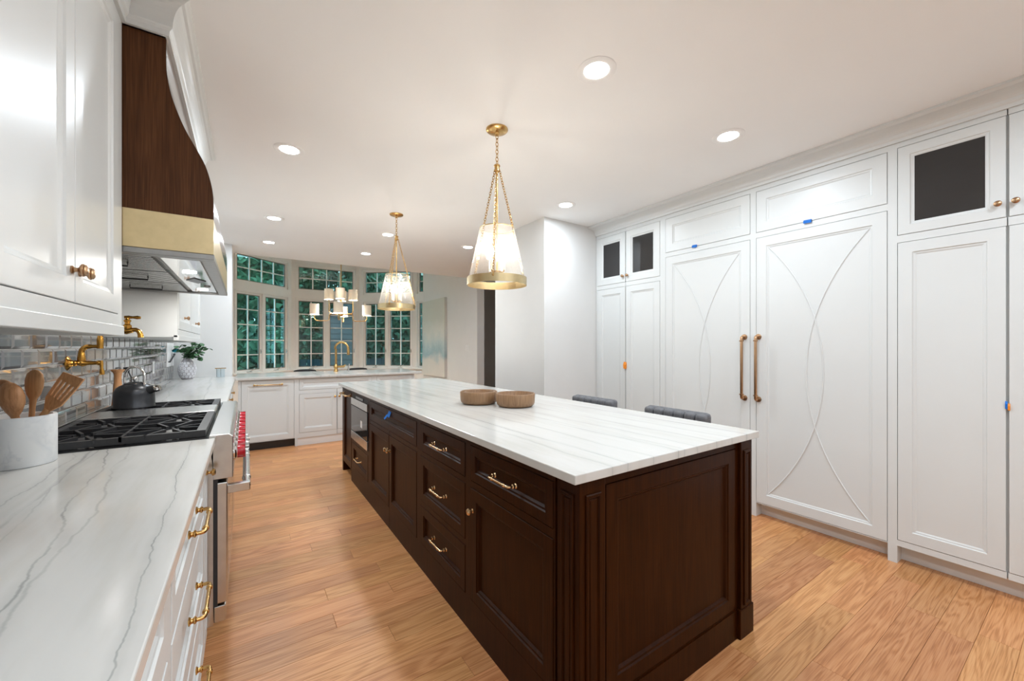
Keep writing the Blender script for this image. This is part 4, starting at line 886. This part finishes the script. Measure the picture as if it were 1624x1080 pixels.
# pot filler
PY = 2.82
t = thing('pot_filler', (XW+0.012, PY, 1.216), 'antique brass jointed pot filler on the tiled wall above range', 'faucet')
MB().lathe([(0.036, 0), (0.036, 0.004), (0.030, 0.008), (0.018, 0.014), (0.014, 0.022), (0.016, 0.03), (0.013, 0.034)], (XW+0.010, PY, 1.216), (1, 0, 0), 24).build('flange', 'brass_a', t)
MB().tube([(XW+0.02, PY, 1.216), (-0.690, PY, 1.216), (-0.672, PY, 1.216), (-0.655, PY, 1.216), (-0.615, PY, 1.216)], [0.0105, 0.0105, 0.018, 0.0105, 0.0085], 14).build('valve_body', 'brass_a', t)
MB().lathe([(0.009, 0), (0.012, 0.004), (0.012, 0.010), (0.009, 0.014), (0.006, 0.02)], (-0.622, PY, 1.216), (1, 0, 0), 14).build('collar', 'brass_a', t)
MB().tube([(-0.605, PY-0.004, 1.228), (-0.605, PY-0.004, 1.212), (-0.604, PY-0.004, 1.190), (-0.603, PY-0.004, 1.172), (-0.602, PY-0.004, 1.156)], [0.006, 0.008, 0.006, 0.0105, 0.009], 12).build('lever', 'brass_a', t)
lo = MB().tube([(-0.676, PY, 1.216), (-0.676, PY, 1.236), (-0.676, PY, 1.264)]+[tuple(p) for p in arc((-0.648, PY, 1.268), 0.028, 180, 90, 6, (1, 0, 0), (0, 0, 1.1))]+[(-0.635, PY, 1.299), (-0.618, PY, 1.299)], [0.013, 0.016, 0.0125]+[0.0115]*7+[0.0085, 0.0085], 14).build('lower_arm', 'brass_a', t)
MB().tube([(-0.610, PY, 1.288), (-0.610, PY, 1.31), (-0.610, PY, 1.335), (-0.610, PY, 1.345), (-0.610, PY, 1.42)], [0.0125, 0.0125, 0.0135, 0.0105, 0.0105], 14).build('joint', 'brass_a', t)
MB().tube([(-0.610, PY, 1.395), (-0.575, PY, 1.385), (-0.545, PY, 1.380), (-0.515, PY, 1.380), (-0.490, PY, 1.384)], [0.009, 0.009, 0.009, 0.019, 0.014], 14).build('upper_arm', 'brass_a', t)
MB().tube([(-0.495, PY, 1.384), (-0.478, PY, 1.386), (-0.466, PY, 1.378), (-0.460, PY, 1.362), (-0.458, PY, 1.345)], [0.012, 0.011, 0.011, 0.0115, 0.0125], 14).build('spout', 'brass_a', t)
MB().lathe([(0.015, 0), (0.017, 0.012), (0.017, 0.020), (0.011, 0.026), (0.011, 0.036), (0.015, 0.040), (0.015, 0.046), (0.008, 0.052), (0.007, 0.060)], (-0.510, PY, 1.388), (0, 0, 1), 16).build('valve_bonnet', 'brass_a', t)
MB().tube([(-0.522, PY, 1.450), (-0.505, PY, 1.450), (-0.490, PY, 1.450), (-0.472, PY, 1.450), (-0.458, PY, 1.449)], [0.007, 0.009, 0.006, 0.0095, 0.006], 12).build('lever', 'brass_a', t)
# vase with eucalyptus
vx, vy, vz = -0.575, 6.02, 0.914
t = thing('vase', (vx, vy, vz), 'white honeycomb ceramic vase holding eucalyptus on the corner worktop', 'vase')
vp = [(0.045, 0), (0.055, 0.006), (0.075, 0.05), (0.085, 0.10), (0.083, 0.14), (0.070, 0.18), (0.048, 0.215), (0.034, 0.235), (0.034, 0.255), (0.030, 0.255), (0.030, 0.2)]
MB().lathe(vp, (vx, vy, vz), (0, 0, 1), 32, cap=False).build('body', 'vasegroove', t)
fc = MB()
def vr(h):
    for (r0, h0), (r1, h1) in zip(vp[:-1], vp[1:]):
        if h0 <= h <= h1: return r0+(r1-r0)*(h-h0)/(h1-h0)
    return 0.04
hs = [0.030, 0.062, 0.094, 0.126, 0.157, 0.186]
for q, h in enumerate(hs):
    for i in range(12):
        th = 2*math.pi*(i+0.5*(q % 2))/12; r = vr(h)
        rad = Vector((math.cos(th), math.sin(th), 0)); tan = Vector((-math.sin(th), math.cos(th), 0)); sl = Vector((0, 0, 1)) + rad*((vr(h+0.01)-vr(h-0.01))/0.02); sl.normalize(); nn = tan.cross(sl)
        c = Vector((vx, vy, vz+h))+rad*r; w_ = math.pi*r/12*0.90; hh = 0.0200
        ring = [c+tan*(w_*math.cos(a))+sl*(hh*math.sin(a)) for a in [k*math.pi/4 for k in range(8)]]
        fc.add([p-nn*0.002 for p in ring]+[c+(p-c)*0.86+nn*0.003 for p in ring], [(k, (k+1) % 8, 8+(k+1) % 8, 8+k) for k in range(8)]+[tuple(range(8, 16))], False)
fc.build('raised_dots', 'vase', t)
eu = thing('eucalyptus_bunch', (vx, vy, vz+0.21), 'green eucalyptus sprigs fanning out of the honeycomb vase', 'plant')
def leaf(mb, c, d, up, L_, w_):
    d = d.normalized(); sdv = d.cross(up).normalized(); nn = sdv.cross(d)
    o = [(0, 0), (0.25, 0.75), (0.55, 1.0), (0.85, 0.6), (1, 0)]
    vs = [c+d*(L_*a)+sdv*(w_*b_)+nn*(0.12*L_*b_) for a, b_ in o]+[c+d*(L_*a)-sdv*(w_*b_)+nn*(0.12*L_*b_) for a, b_ in o[1:4]]
    mid = [c+d*(L_*a) for a in (0.25, 0.55, 0.85)]
    vs += mid
    mb.add(vs, [(0, 1, 8), (1, 2, 9, 8), (2, 3, 10, 9), (3, 4, 10), (0, 8, 5), (8, 9, 6, 5), (9, 10, 7, 6), (10, 4, 7)], True)
rv = random.Random(4)
top = Vector((vx, vy, vz+0.25))
lat = Vector((0.8315, -0.5556, 0)); fw_ = Vector((0.5556, 0.8315, 0))
tips = [(0.23, 0.03, 0.11), (0.20, -0.05, 0.05), (0.12, 0.0, 0.22), (0.15, 0.05, 0.13), (0.10, -0.06, 0.10), (-0.10, -0.02, 0.11), (-0.04, 0.02, 0.13), (0.05, 0.05, 0.12), (0.17, -0.02, -0.02), (0.08, -0.02, 0.15)]
for (a, bb, cc) in tips:
    tip = top+lat*a+fw_*bb+Vector((0, 0, cc)); mid = top+lat*a*0.4+fw_*bb*0.4+Vector((0, 0, max(cc*0.75, 0.05)))
    pts = [Vector((vx, vy, vz+0.21))*(1-u)**2+mid*2*u*(1-u)+tip*u*u for u in [i/8 for i in range(9)]]
    st = MB().tube(pts, 0.0018, 5).build('stem', 'stemgreen', eu)
    for i in range(2, 9):
        for sg in (-1, 1):
            c = pts[i]; d = Vector((rv.uniform(-1, 1), rv.uniform(-1, 1), rv.uniform(-0.6, 0.8)))+lat*sg*0.4
            lm = MB(); Ls = rv.uniform(0.044, 0.068); leaf(lm, c, d, Vector((rv.uniform(-.5, .5), rv.uniform(-.5, .5), 1)), Ls, Ls*0.42); lm.build('leaf', 'leafdark', st)
lm = MB(); leaf(lm, top+lat*-0.06+fw_*-0.03+Vector((0, 0, 0.065)), -lat+Vector((0, 0, 0.25)), Vector((0.4, -1, 0.6)), 0.095, 0.034); lm.build('leaf', 'leafblue', eu)
# small stand with brass bar
t = thing('bar_stand', (-0.262, 6.13, 0.914), 'small clear stand topped by flat brass bar on corner worktop', 'stand')
MB().box(-0.305, -0.219, 6.125, 6.135, 0.914, 1.02).build('panel', 'clear', t); MB().box(-0.318, -0.206, 6.12, 6.14, 1.02, 1.030).build('bar', 'brass', t)
for x in (-0.300, -0.260): MB().tube([(x, 6.13, 0.914), (x, 6.13, 1.022)], 0.003, 8).build('rod', 'steel', t)
# ================================================================== BOWLS AND STOOLS
def bowl(x, y, r, h, label, z=0.914):
    w = 0.009
    return MB().lathe([(0.001, 0.0), (r*0.72, 0.0), (r*0.86, 0.004), (r*0.95, 0.014), (r*0.985, 0.03), (r, h-0.003), (r-0.002, h), (r-w+0.002, h), (r-w, h-0.003), (r-w-0.004, 0.03), (r*0.8, 0.014), (0.001, 0.011)], (x, y, z), (0, 0, 1), 48, cap=False).build('wooden_bowl', 'bowlwood', label=label, cat='bowl')
bowl(1.307, 2.360, 0.125, 0.084, 'wooden bowl on island with another bowl nested inside')
bowl(1.312, 2.355, 0.103, 0.072, 'smaller wooden bowl nested inside the other bowl', 0.9255)
bowl(1.447, 2.125, 0.126, 0.084, 'single empty wooden bowl in front of the nested pair')
# stools
t = thing('bar_stool', (2.135, 1.50, 0), 'grey channel-tufted bar stool at panelled end of island', 'stool', 'grey bar stools along the island')
def rbox(mb, x0, x1, y0, y1, z0, z1, r): mb.box(x0, x1, y0, y1, z0, z1)
SX, SY = 2.135, 1.50
o = MB().box(SX-0.22, SX+0.20, SY-0.215, SY+0.215, 0.60, 0.68).build('seat', 'felt', t, bevel=0.025, segs=3)
bk = MB().box(SX+0.085, SX+0.135, SY-0.215, SY+0.215, 0.62, 0.908).build('backrest', 'felt', t, bevel=0.022, segs=3)
for i in range(6):
    w = 0.43/6; y0 = SY-0.215+i*w
    MB().box(SX+0.058, SX+0.108, y0+0.001, y0+w-0.001, 0.66, 0.902).build('channel', 'felt', bk, bevel=0.020, segs=3)
for sx in (-0.19, 0.16):
    for sy in (-0.18, 0.18): MB().tube([(SX+sx, SY+sy, 0.61), (SX+sx*1.12, SY+sy*1.1, 0)], [0.016, 0.011], 10).build('leg', 'matblack', t)
MB().tube([(SX-0.202, SY-0.186, 0.22), (SX-0.202, SY+0.186, 0.22)], 0.009, 8).build('footrest', 'matblack', t)
c = copy_tree(t, (0, 0.705, 0)); c['label'] = 'grey channel-tufted bar stool beside the wooden bowls'
# ================================================================== CEILING LIGHTS
CANL = 'round recessed downlight in the flat white ceiling'
def can(x, y, z=ZC, label=CANL, group='recessed kitchen downlights', pw=None, lamp='lamp', lens='lens'):
    t = thing('recessed_light', (x, y, z), label, 'light', group)
    MB().lathe([(0.092, 0.001), (0.092, -0.002), (0.088, -0.004), (0.064, -0.006), (0.056, -0.002), (0.056, 0.001)], (x, y, z), (0, 0, 1), 32, cap=False).build('trim_ring', 'ceil', t)
    MB().lathe([(0.058, -0.0035), (0.058, 0.001)], (x, y, z), (0, 0, 1), 28).build(lens, 'lens', t)
    area(lamp, (x, y, z-0.012), 0.13, pw or CAN_W, LAMP_COL, t)
for x, y in ((0.24, 3.03), (0.24, 4.74), (0.24, 5.87), (1.383, 1.348), (2.50, 1.316), (2.466, 2.795), (2.44, 4.70), (1.385, 4.697), (1.41, 5.83)): can(x, y)
for row, y in (('near', -0.35), ('rear', -1.95)):          # the same grid of downlights goes on behind the camera
    for side, x in (('left', 0.24), ('middle', 1.39), ('right', 2.48)):
        can(x, y, lamp='downlight_%s_%s_offscreen' % (row, side), lens='lens_%s_%s_offscreen' % (row, side))
# ================================================================== PENDANTS
def chain(mb, p0, p1, L_=0.021, wr=0.0019, wd=0.0068):
    p0 = Vector(p0); p1 = Vector(p1); d = (p1-p0); n = max(2, int(d.length/(L_*0.74))); d.normalize()
    t_ = Vector((0, 0, 1)) if abs(d.z) < 0.9 else Vector((1, 0, 0)); a = d.cross(t_).normalized(); b_ = d.cross(a)
    for i in range(n):
        c = p0+(p1-p0)*((i+0.5)/n); s_ = a if i % 2 else b_
        mb.tube([c+d*(L_/2*math.cos(q))+s_*(wd*math.sin(q)) for q in [k*math.pi/4 for k in range(8)]], wr, 5, closed=True)
PX, PYY = 1.262, 2.052
t = thing('pendant_light', (PX, PYY, ZC), 'brass pendant with conical seeded glass shade above the wooden bowls', 'pendant', 'island pendants')
o = (PX, PYY, 0)
MB().lathe([(0.066, ZC+0.001), (0.066, ZC-0.006), (0.060, ZC-0.012), (0.035, ZC-0.018), (0.014, ZC-0.022), (0.012, ZC-0.034), (0.004, ZC-0.038)], o, (0, 0, 1), 32, cap=False).build('canopy', 'brass', t)
mb = MB(); chain(mb, (PX, PYY, ZC-0.034), (PX, PYY, 2.395), 0.028, 0.0024, 0.0085); mb.build('chain', 'brass', t)
MB().lathe([(0.004, 2.400), (0.016, 2.396), (0.019, 2.392), (0.019, 2.386), (0.015, 2.383), (0.015, 2.368), (0.019, 2.365), (0.019, 2.356), (0.006, 2.352)], o, (0, 0, 1), 20).build('collar', 'brass', t)
MB().tube([(PX, PYY, 2.360), (PX, PYY, 1.745)], 0.0052, 10).build('rod', 'brass', t)
r0, r1, zt, zb = 0.104, 0.176, 2.010, 1.700
MB().lathe([(r0, zt), (r1-0.003, zb)], o, (0, 0, 1), 56, cap=False).build('glass_shade', 'shadeglass', t)
MB().lathe([(r0+0.0015, zt+0.002), (r0+0.0015, zt-0.004), (r0-0.0015, zt-0.004), (r0-0.0015, zt+0.002), (r0+0.0015, zt+0.002)], o, (0, 0, 1), 48, cap=False).build('top_rim', 'brass_b', t)
MB().lathe([(r1+0.004, 1.712), (r1+0.004, 1.666), (r1, 1.666), (r1, 1.712), (r1+0.004, 1.712)], o, (0, 0, 1), 56, cap=False).build('bottom_band', 'brass_b', t)
for k in range(3):
    th = R(25+120*k-33.7); e = Vector((math.cos(th), math.sin(th), 0)); mb = MB()
    top_ = Vector((PX, PYY, 2.362))+e*0.017; mid_ = Vector((PX, PYY, zt+0.005))+e*(r0+0.006); bot_ = Vector((PX, PYY, 1.705))+e*(r1+0.008)
    chain(mb, top_, mid_); chain(mb, mid_, bot_); mb.build('shade_chain', 'brass', t)
    MB().lathe([(0.006, -0.004), (0.006, 0.004), (0.003, 0.008)], Vector((PX, PYY, 1.70))+e*(r1+0.006), e, 10).build('stud', 'brass', t)
MB().lathe([(0.03, 1.752), (0.03, 1.745), (0.012, 1.738), (0.004, 1.728), (0.001, 1.722)], o, (0, 0, 1), 16).build('hub', 'brass', t)
for k in range(4):
    th = R(20+90*k); x = PX+0.052*math.cos(th); y = PYY+0.052*math.sin(th)
    MB().tube([(PX, PYY, 1.745), ((PX+x)/2, (PYY+y)/2, 1.738), (x, y, 1.748), (x, y, 1.757)], 0.004, 8).build('arm', 'brass', t)
    MB().lathe([(0.0095, 1.755), (0.0095, 1.828), (0.006, 1.830)], (x, y, 0), (0, 0, 1), 14).build('candle_sleeve', 'candle', t)
    MB().lathe([(0.007, 1.829), (0.014, 1.845), (0.0155, 1.858), (0.011, 1.880), (0.004, 1.897), (0.001, 1.902)], (x, y, 0), (0, 0, 1), 14).build('bulb', 'bulb_p', t)
c = copy_tree(t, (1.245-PX, 3.932-PYY, 0)); c['label'] = 'brass pendant with conical seeded glass shade over microwave end of island'
# ================================================================== NOOK: chandelier, chairs, painting
CX, CY = 1.523, 8.2
t = thing('chandelier', (CX, CY, 3.34), 'two-tier brass chandelier with eight cream drum shades before bay windows', 'chandelier')
lat = Vector((0.8315, -0.5556, 0)); fwd = Vector((0.5556, 0.8315, 0)); C0 = Vector((CX, CY, 0))
MB().tube([(CX, CY, 3.34), (CX, CY, 1.90)], 0.009, 10).build('stem', 'brass', t)
MB().lathe([(0.07, 3.341), (0.07, 3.32), (0.02, 3.30)], (CX, CY, 0), (0, 0, 1), 20).build('canopy', 'brass', t)
MB().lathe([(0.045, 1.93), (0.045, 1.90), (0.02, 1.885), (0.002, 1.87)], (CX, CY, 0), (0, 0, 1), 20).build('hub', 'brass', t)
def cshade(p, arm):
    a = MB().tube(arm, 0.0085, 8).build('arm', 'brass', t)
    MB().lathe([(0.076, p.z-0.10), (0.082, p.z-0.10), (0.082, p.z+0.10), (0.076, p.z+0.10), (0.076, p.z-0.10)], (p.x, p.y, 0), (0, 0, 1), 24, cap=False).build('shade', 'shade', t)
    MB().lathe([(0.012, p.z-0.09), (0.024, p.z-0.06), (0.024, p.z-0.02), (0.004, p.z+0.01)], (p.x, p.y, 0), (0, 0, 1), 12).build('bulb', 'bulb', t)
for (a, f_, zc, zl, ri) in ((-0.20, -0.07, 2.29, 2.02, 0.0), (0.07, -0.20, 2.29, 2.02, 0.0), (-0.07, 0.20, 2.29, 2.02, 0.0), (0.20, 0.07, 2.29, 2.02, 0.0)):
    p = C0+lat*a+fwd*f_; p.z = zc; e = C0+(p-C0)*1.0
    cshade(p, [Vector((p.x, p.y, zc-0.08)), Vector((p.x, p.y, 1.97)), Vector((C0.x+(p.x-C0.x)*0.9, C0.y+(p.y-C0.y)*0.9, 1.93)), Vector((C0.x, C0.y, 1.915))])
for (a, f_) in ((-0.445, -0.14), (0.14, -0.445), (-0.14, 0.445), (0.445, 0.14)):
    p = C0+lat*a+fwd*f_; p.z = 2.00
    q = lambda k, z: Vector((C0.x+(p.x-C0.x)*k, C0.y+(p.y-C0.y)*k, z))
    cshade(p, [q(1, 1.92), q(1, 1.83), q(0.95, 1.795), q(0.85, 1.785), q(0.55, 1.785), q(0.47, 1.80), q(0.45, 1.84), q(0.45, 1.90), q(0.40, 1.92), q(0, 1.915)])
def chair(x, y, rz, label):
    t = thing('dining_chair', (x, y, 0), label, 'chair', 'black nook chairs')
    dx, dy = math.cos(rz), math.sin(rz); U = Vector((dx, dy, 0)); V = Vector((-dy, dx, 0)); o = Vector((x, y, 0))
    bp = []; w = 0.19
    mb = MB(); prev = []
    pts = []
    for i in range(15):
        s_ = -1+2*i/14; hz = 0.905-0.03*abs(s_)**3-(0.03 if abs(s_) > 0.99 else 0); pts.append((s_, hz))
    poly = [o+U*(w*s_)+V*(0.05*s_*s_)+Vector((0, 0, hz)) for s_, hz in pts]
    low = [o+U*(w*0.9*s_)+V*(0.05*s_*s_)+Vector((0, 0, 0.60)) for s_, hz in pts]
    th = V*0.03
    vs = poly+low+[p+th for p in poly]+[p+th for p in low]; k = 15
    fs = [(i, i+1, k+i+1, k+i) for i in range(k-1)]+[(2*k+i, 3*k+i, 3*k+i+1, 2*k+i+1) for i in range(k-1)]+[(i, 2*k+i, 2*k+i+1, i+1) for i in range(k-1)]+[(k+i, k+i+1, 3*k+i+1, 3*k+i) for i in range(k-1)]+[(0, k, 3*k, 2*k), (k-1, 3*k-1, 4*k-1, 2*k-1)]
    mb.add(vs, fs); mb.build('backrest', 'matblack', t)
    cs = o+V*0.22
    MB().add([cs+U*a+V*b_+Vector((0, 0, z)) for z in (0.44, 0.48) for a, b_ in ((-0.21, -0.22), (0.21, -0.22), (0.21, 0.2), (-0.21, 0.2))], [(0, 1, 2, 3), (4, 5, 6, 7), (0, 1, 5, 4), (1, 2, 6, 5), (2, 3, 7, 6), (3, 0, 4, 7)]).build('seat', 'matblack', t, bevel=0.01)
    for a, b_ in ((-0.18, -0.19), (0.18, -0.19), (0.18, 0.17), (-0.18, 0.17)):
        f_ = cs+U*a+V*b_; MB().tube([f_+Vector((0, 0, 0.45)), f_+U*a*0.15+V*b_*0.1], [0.016, 0.012], 8).build('leg', 'matblack', t)
    for a in (-0.14, 0.14): MB().tube([cs+U*a+V*-0.19+Vector((0, 0, 0.46)), o+U*a+V*0.03+Vector((0, 0, 0.64))], 0.012, 8).build('back_post', 'matblack', t)
chair(0.845, 7.62, 0.0, 'black chair behind sink worktop, left of brass faucet')
chair(1.705, 7.62, 0.0, 'black chair behind sink worktop, right of brass faucet')
t = thing('canvas_painting', (3.60, 8.6, 0.62), 'large abstract blue and cream canvas on nook wall', 'painting')
MB().box(3.560, 3.6195, 7.95, 9.25, 0.622, 2.36).build('canvas', 'painting', t)
t = thing('light_switch', (3.617, 7.0, 1.20), 'white double light switch beside the abstract canvas', 'switch')
MB().box(3.612, 3.622, 6.94, 7.06, 1.205, 1.32).build('cover_plate', 'plastic', t, bevel=0.002)
for y in (6.975, 7.025): MB().box(3.607, 3.613, y-0.016, y+0.016, 1.23, 1.295).build('rocker', 'plastic', t)
# ================================================================== OUTSIDE
structure(MB().box(-25, 35, 11.2, 60, -0.8, -0.5), 'ground', 'grass')
rt = random.Random(11)
def tree(x, y, h, rx, label, mat, n=2600, z0=-0.5, low=0.25):
    t = thing('garden_tree', (x, y, z0), label, 'tree', 'garden trees')
    MB().tube([(x, y, z0), (x+0.05, y, z0+h*0.3), (x, y+0.05, z0+h*0.7)], [0.16, 0.12, 0.05], 8).build('trunk', 'bark', t)
    mb = MB()
    lobes = [(Vector((x+rt.uniform(-.6, .6)*rx, y+rt.uniform(-.5, .5)*rx, z0+h*rt.uniform(low, 0.95))), rx*rt.uniform(0.35, 0.6)) for _ in range(16)]
    for _ in range(n):
        c, r = rt.choice(lobes); v = Vector((rt.gauss(0, 1), rt.gauss(0, 1), rt.gauss(0, 1))).normalized()*r*rt.uniform(0.55, 1.05); p = c+v
        a = Vector((rt.uniform(-1, 1), rt.uniform(-1, 1), rt.uniform(-1, 1))).normalized(); b_ = a.cross(Vector((rt.uniform(-1, 1), rt.uniform(-1, 1), rt.uniform(-1, 1)))).normalized(); s_ = rt.uniform(0.12, 0.24)
        mb.add([p+a*s_, p+b_*s_*0.55, p-a*s_, p-b_*s_*0.55], [(0, 1, 2, 3)])
    mb.build('crown', mat, t)
T = [(-3.0, 19.0, 7.0, 'treeleaf', 'dense dark tree at left end of the garden fence'), (0.6, 19.2, 6.2, 'treeleaf2', 'pale green tree behind fence, left of the garden house'),
     (4.2, 19.0, 6.6, 'treeleaf', 'dense dark tree directly behind the garden house'), (7.8, 19.2, 6.4, 'treeleaf2', 'pale green tree right of the garden house'),
     (-1.2, 24.0, 8.6, 'treeleaf', 'tall dark tree between the left fence trees'), (2.4, 24.2, 7.6, 'treeleaf2', 'tall pale tree rising above the garden house'),
     (6.0, 24.0, 8.4, 'treeleaf', 'tall dark tree far right of the garden house'), (9.6, 24.2, 9.0, 'treeleaf2', 'tall pale tree seen past the canvas side of bay'), (-5.0, 24.2, 9.0, 'treeleaf2', 'tall pale tree at far left of garden'),
     (0.6, 29.0, 9.5, 'treeleaf', 'tallest dark tree left of the pale tree above house'), (4.4, 29.2, 10.0, 'treeleaf', 'tallest dark tree right of the pale tree above house'), (8.2, 29.0, 10.5, 'treeleaf', 'tallest dark tree at far right of garden')]
for (x, y, h, mt, lab) in T: tree(x, y, h, 1.7, lab, mt, 6500, low=0.06)
tree(0.3, 15.0, 2.4, 0.8, 'low round shrub in front of the fence', 'treeleaf2', 1100, low=0.2)
tree(4.95, 15.3, 4.2, 0.9, 'slender dark shrub beside the garden house wall', 'treeleaf', 2600, low=0.15)
fn = thing('garden_fence', (2.0, 16.6, -0.5), 'blue grey board fence at the back of the lawn', 'fence')
for i in range(64):
    x = -5+0.23*i; MB().box(x, x+0.215, 16.6, 16.63, -0.5, 0.80+rt.uniform(-0.01, 0.01)).build('board', 'fence', fn)
for z in (-0.1, 0.5): MB().box(-5, 9.7, 16.63, 16.68, z, z+0.09).build('rail', 'fence', fn)
gh = thing('garden_house', (2.75, 14.6, -0.5), 'low purple grey clapboard garden house on the lawn', 'building')
for i in range(17):
    z = -0.5+0.17*i; MB().add([(2.25, 14.0, z), (3.25, 14.0, z), (3.25, 14.02, z+0.175), (2.25, 14.02, z+0.175), (2.25, 14.05, z), (3.25, 14.05, z), (3.25, 14.05, z+0.175), (2.25, 14.05, z+0.175)], [(0, 1, 2, 3), (4, 5, 6, 7), (0, 1, 5, 4), (1, 2, 6, 5), (2, 3, 7, 6), (3, 0, 4, 7)]).build('siding_board', 'siding', gh)
MB().box(2.27, 3.23, 14.05, 15.6, -0.5, 2.38).build('wall', 'siding', gh)
MB().prism([(2.12, 13.85, 2.36), (3.38, 13.85, 2.36), (2.75, 13.85, 2.75)], (0, 1.9, 0)).build('roof', 'roof', gh)
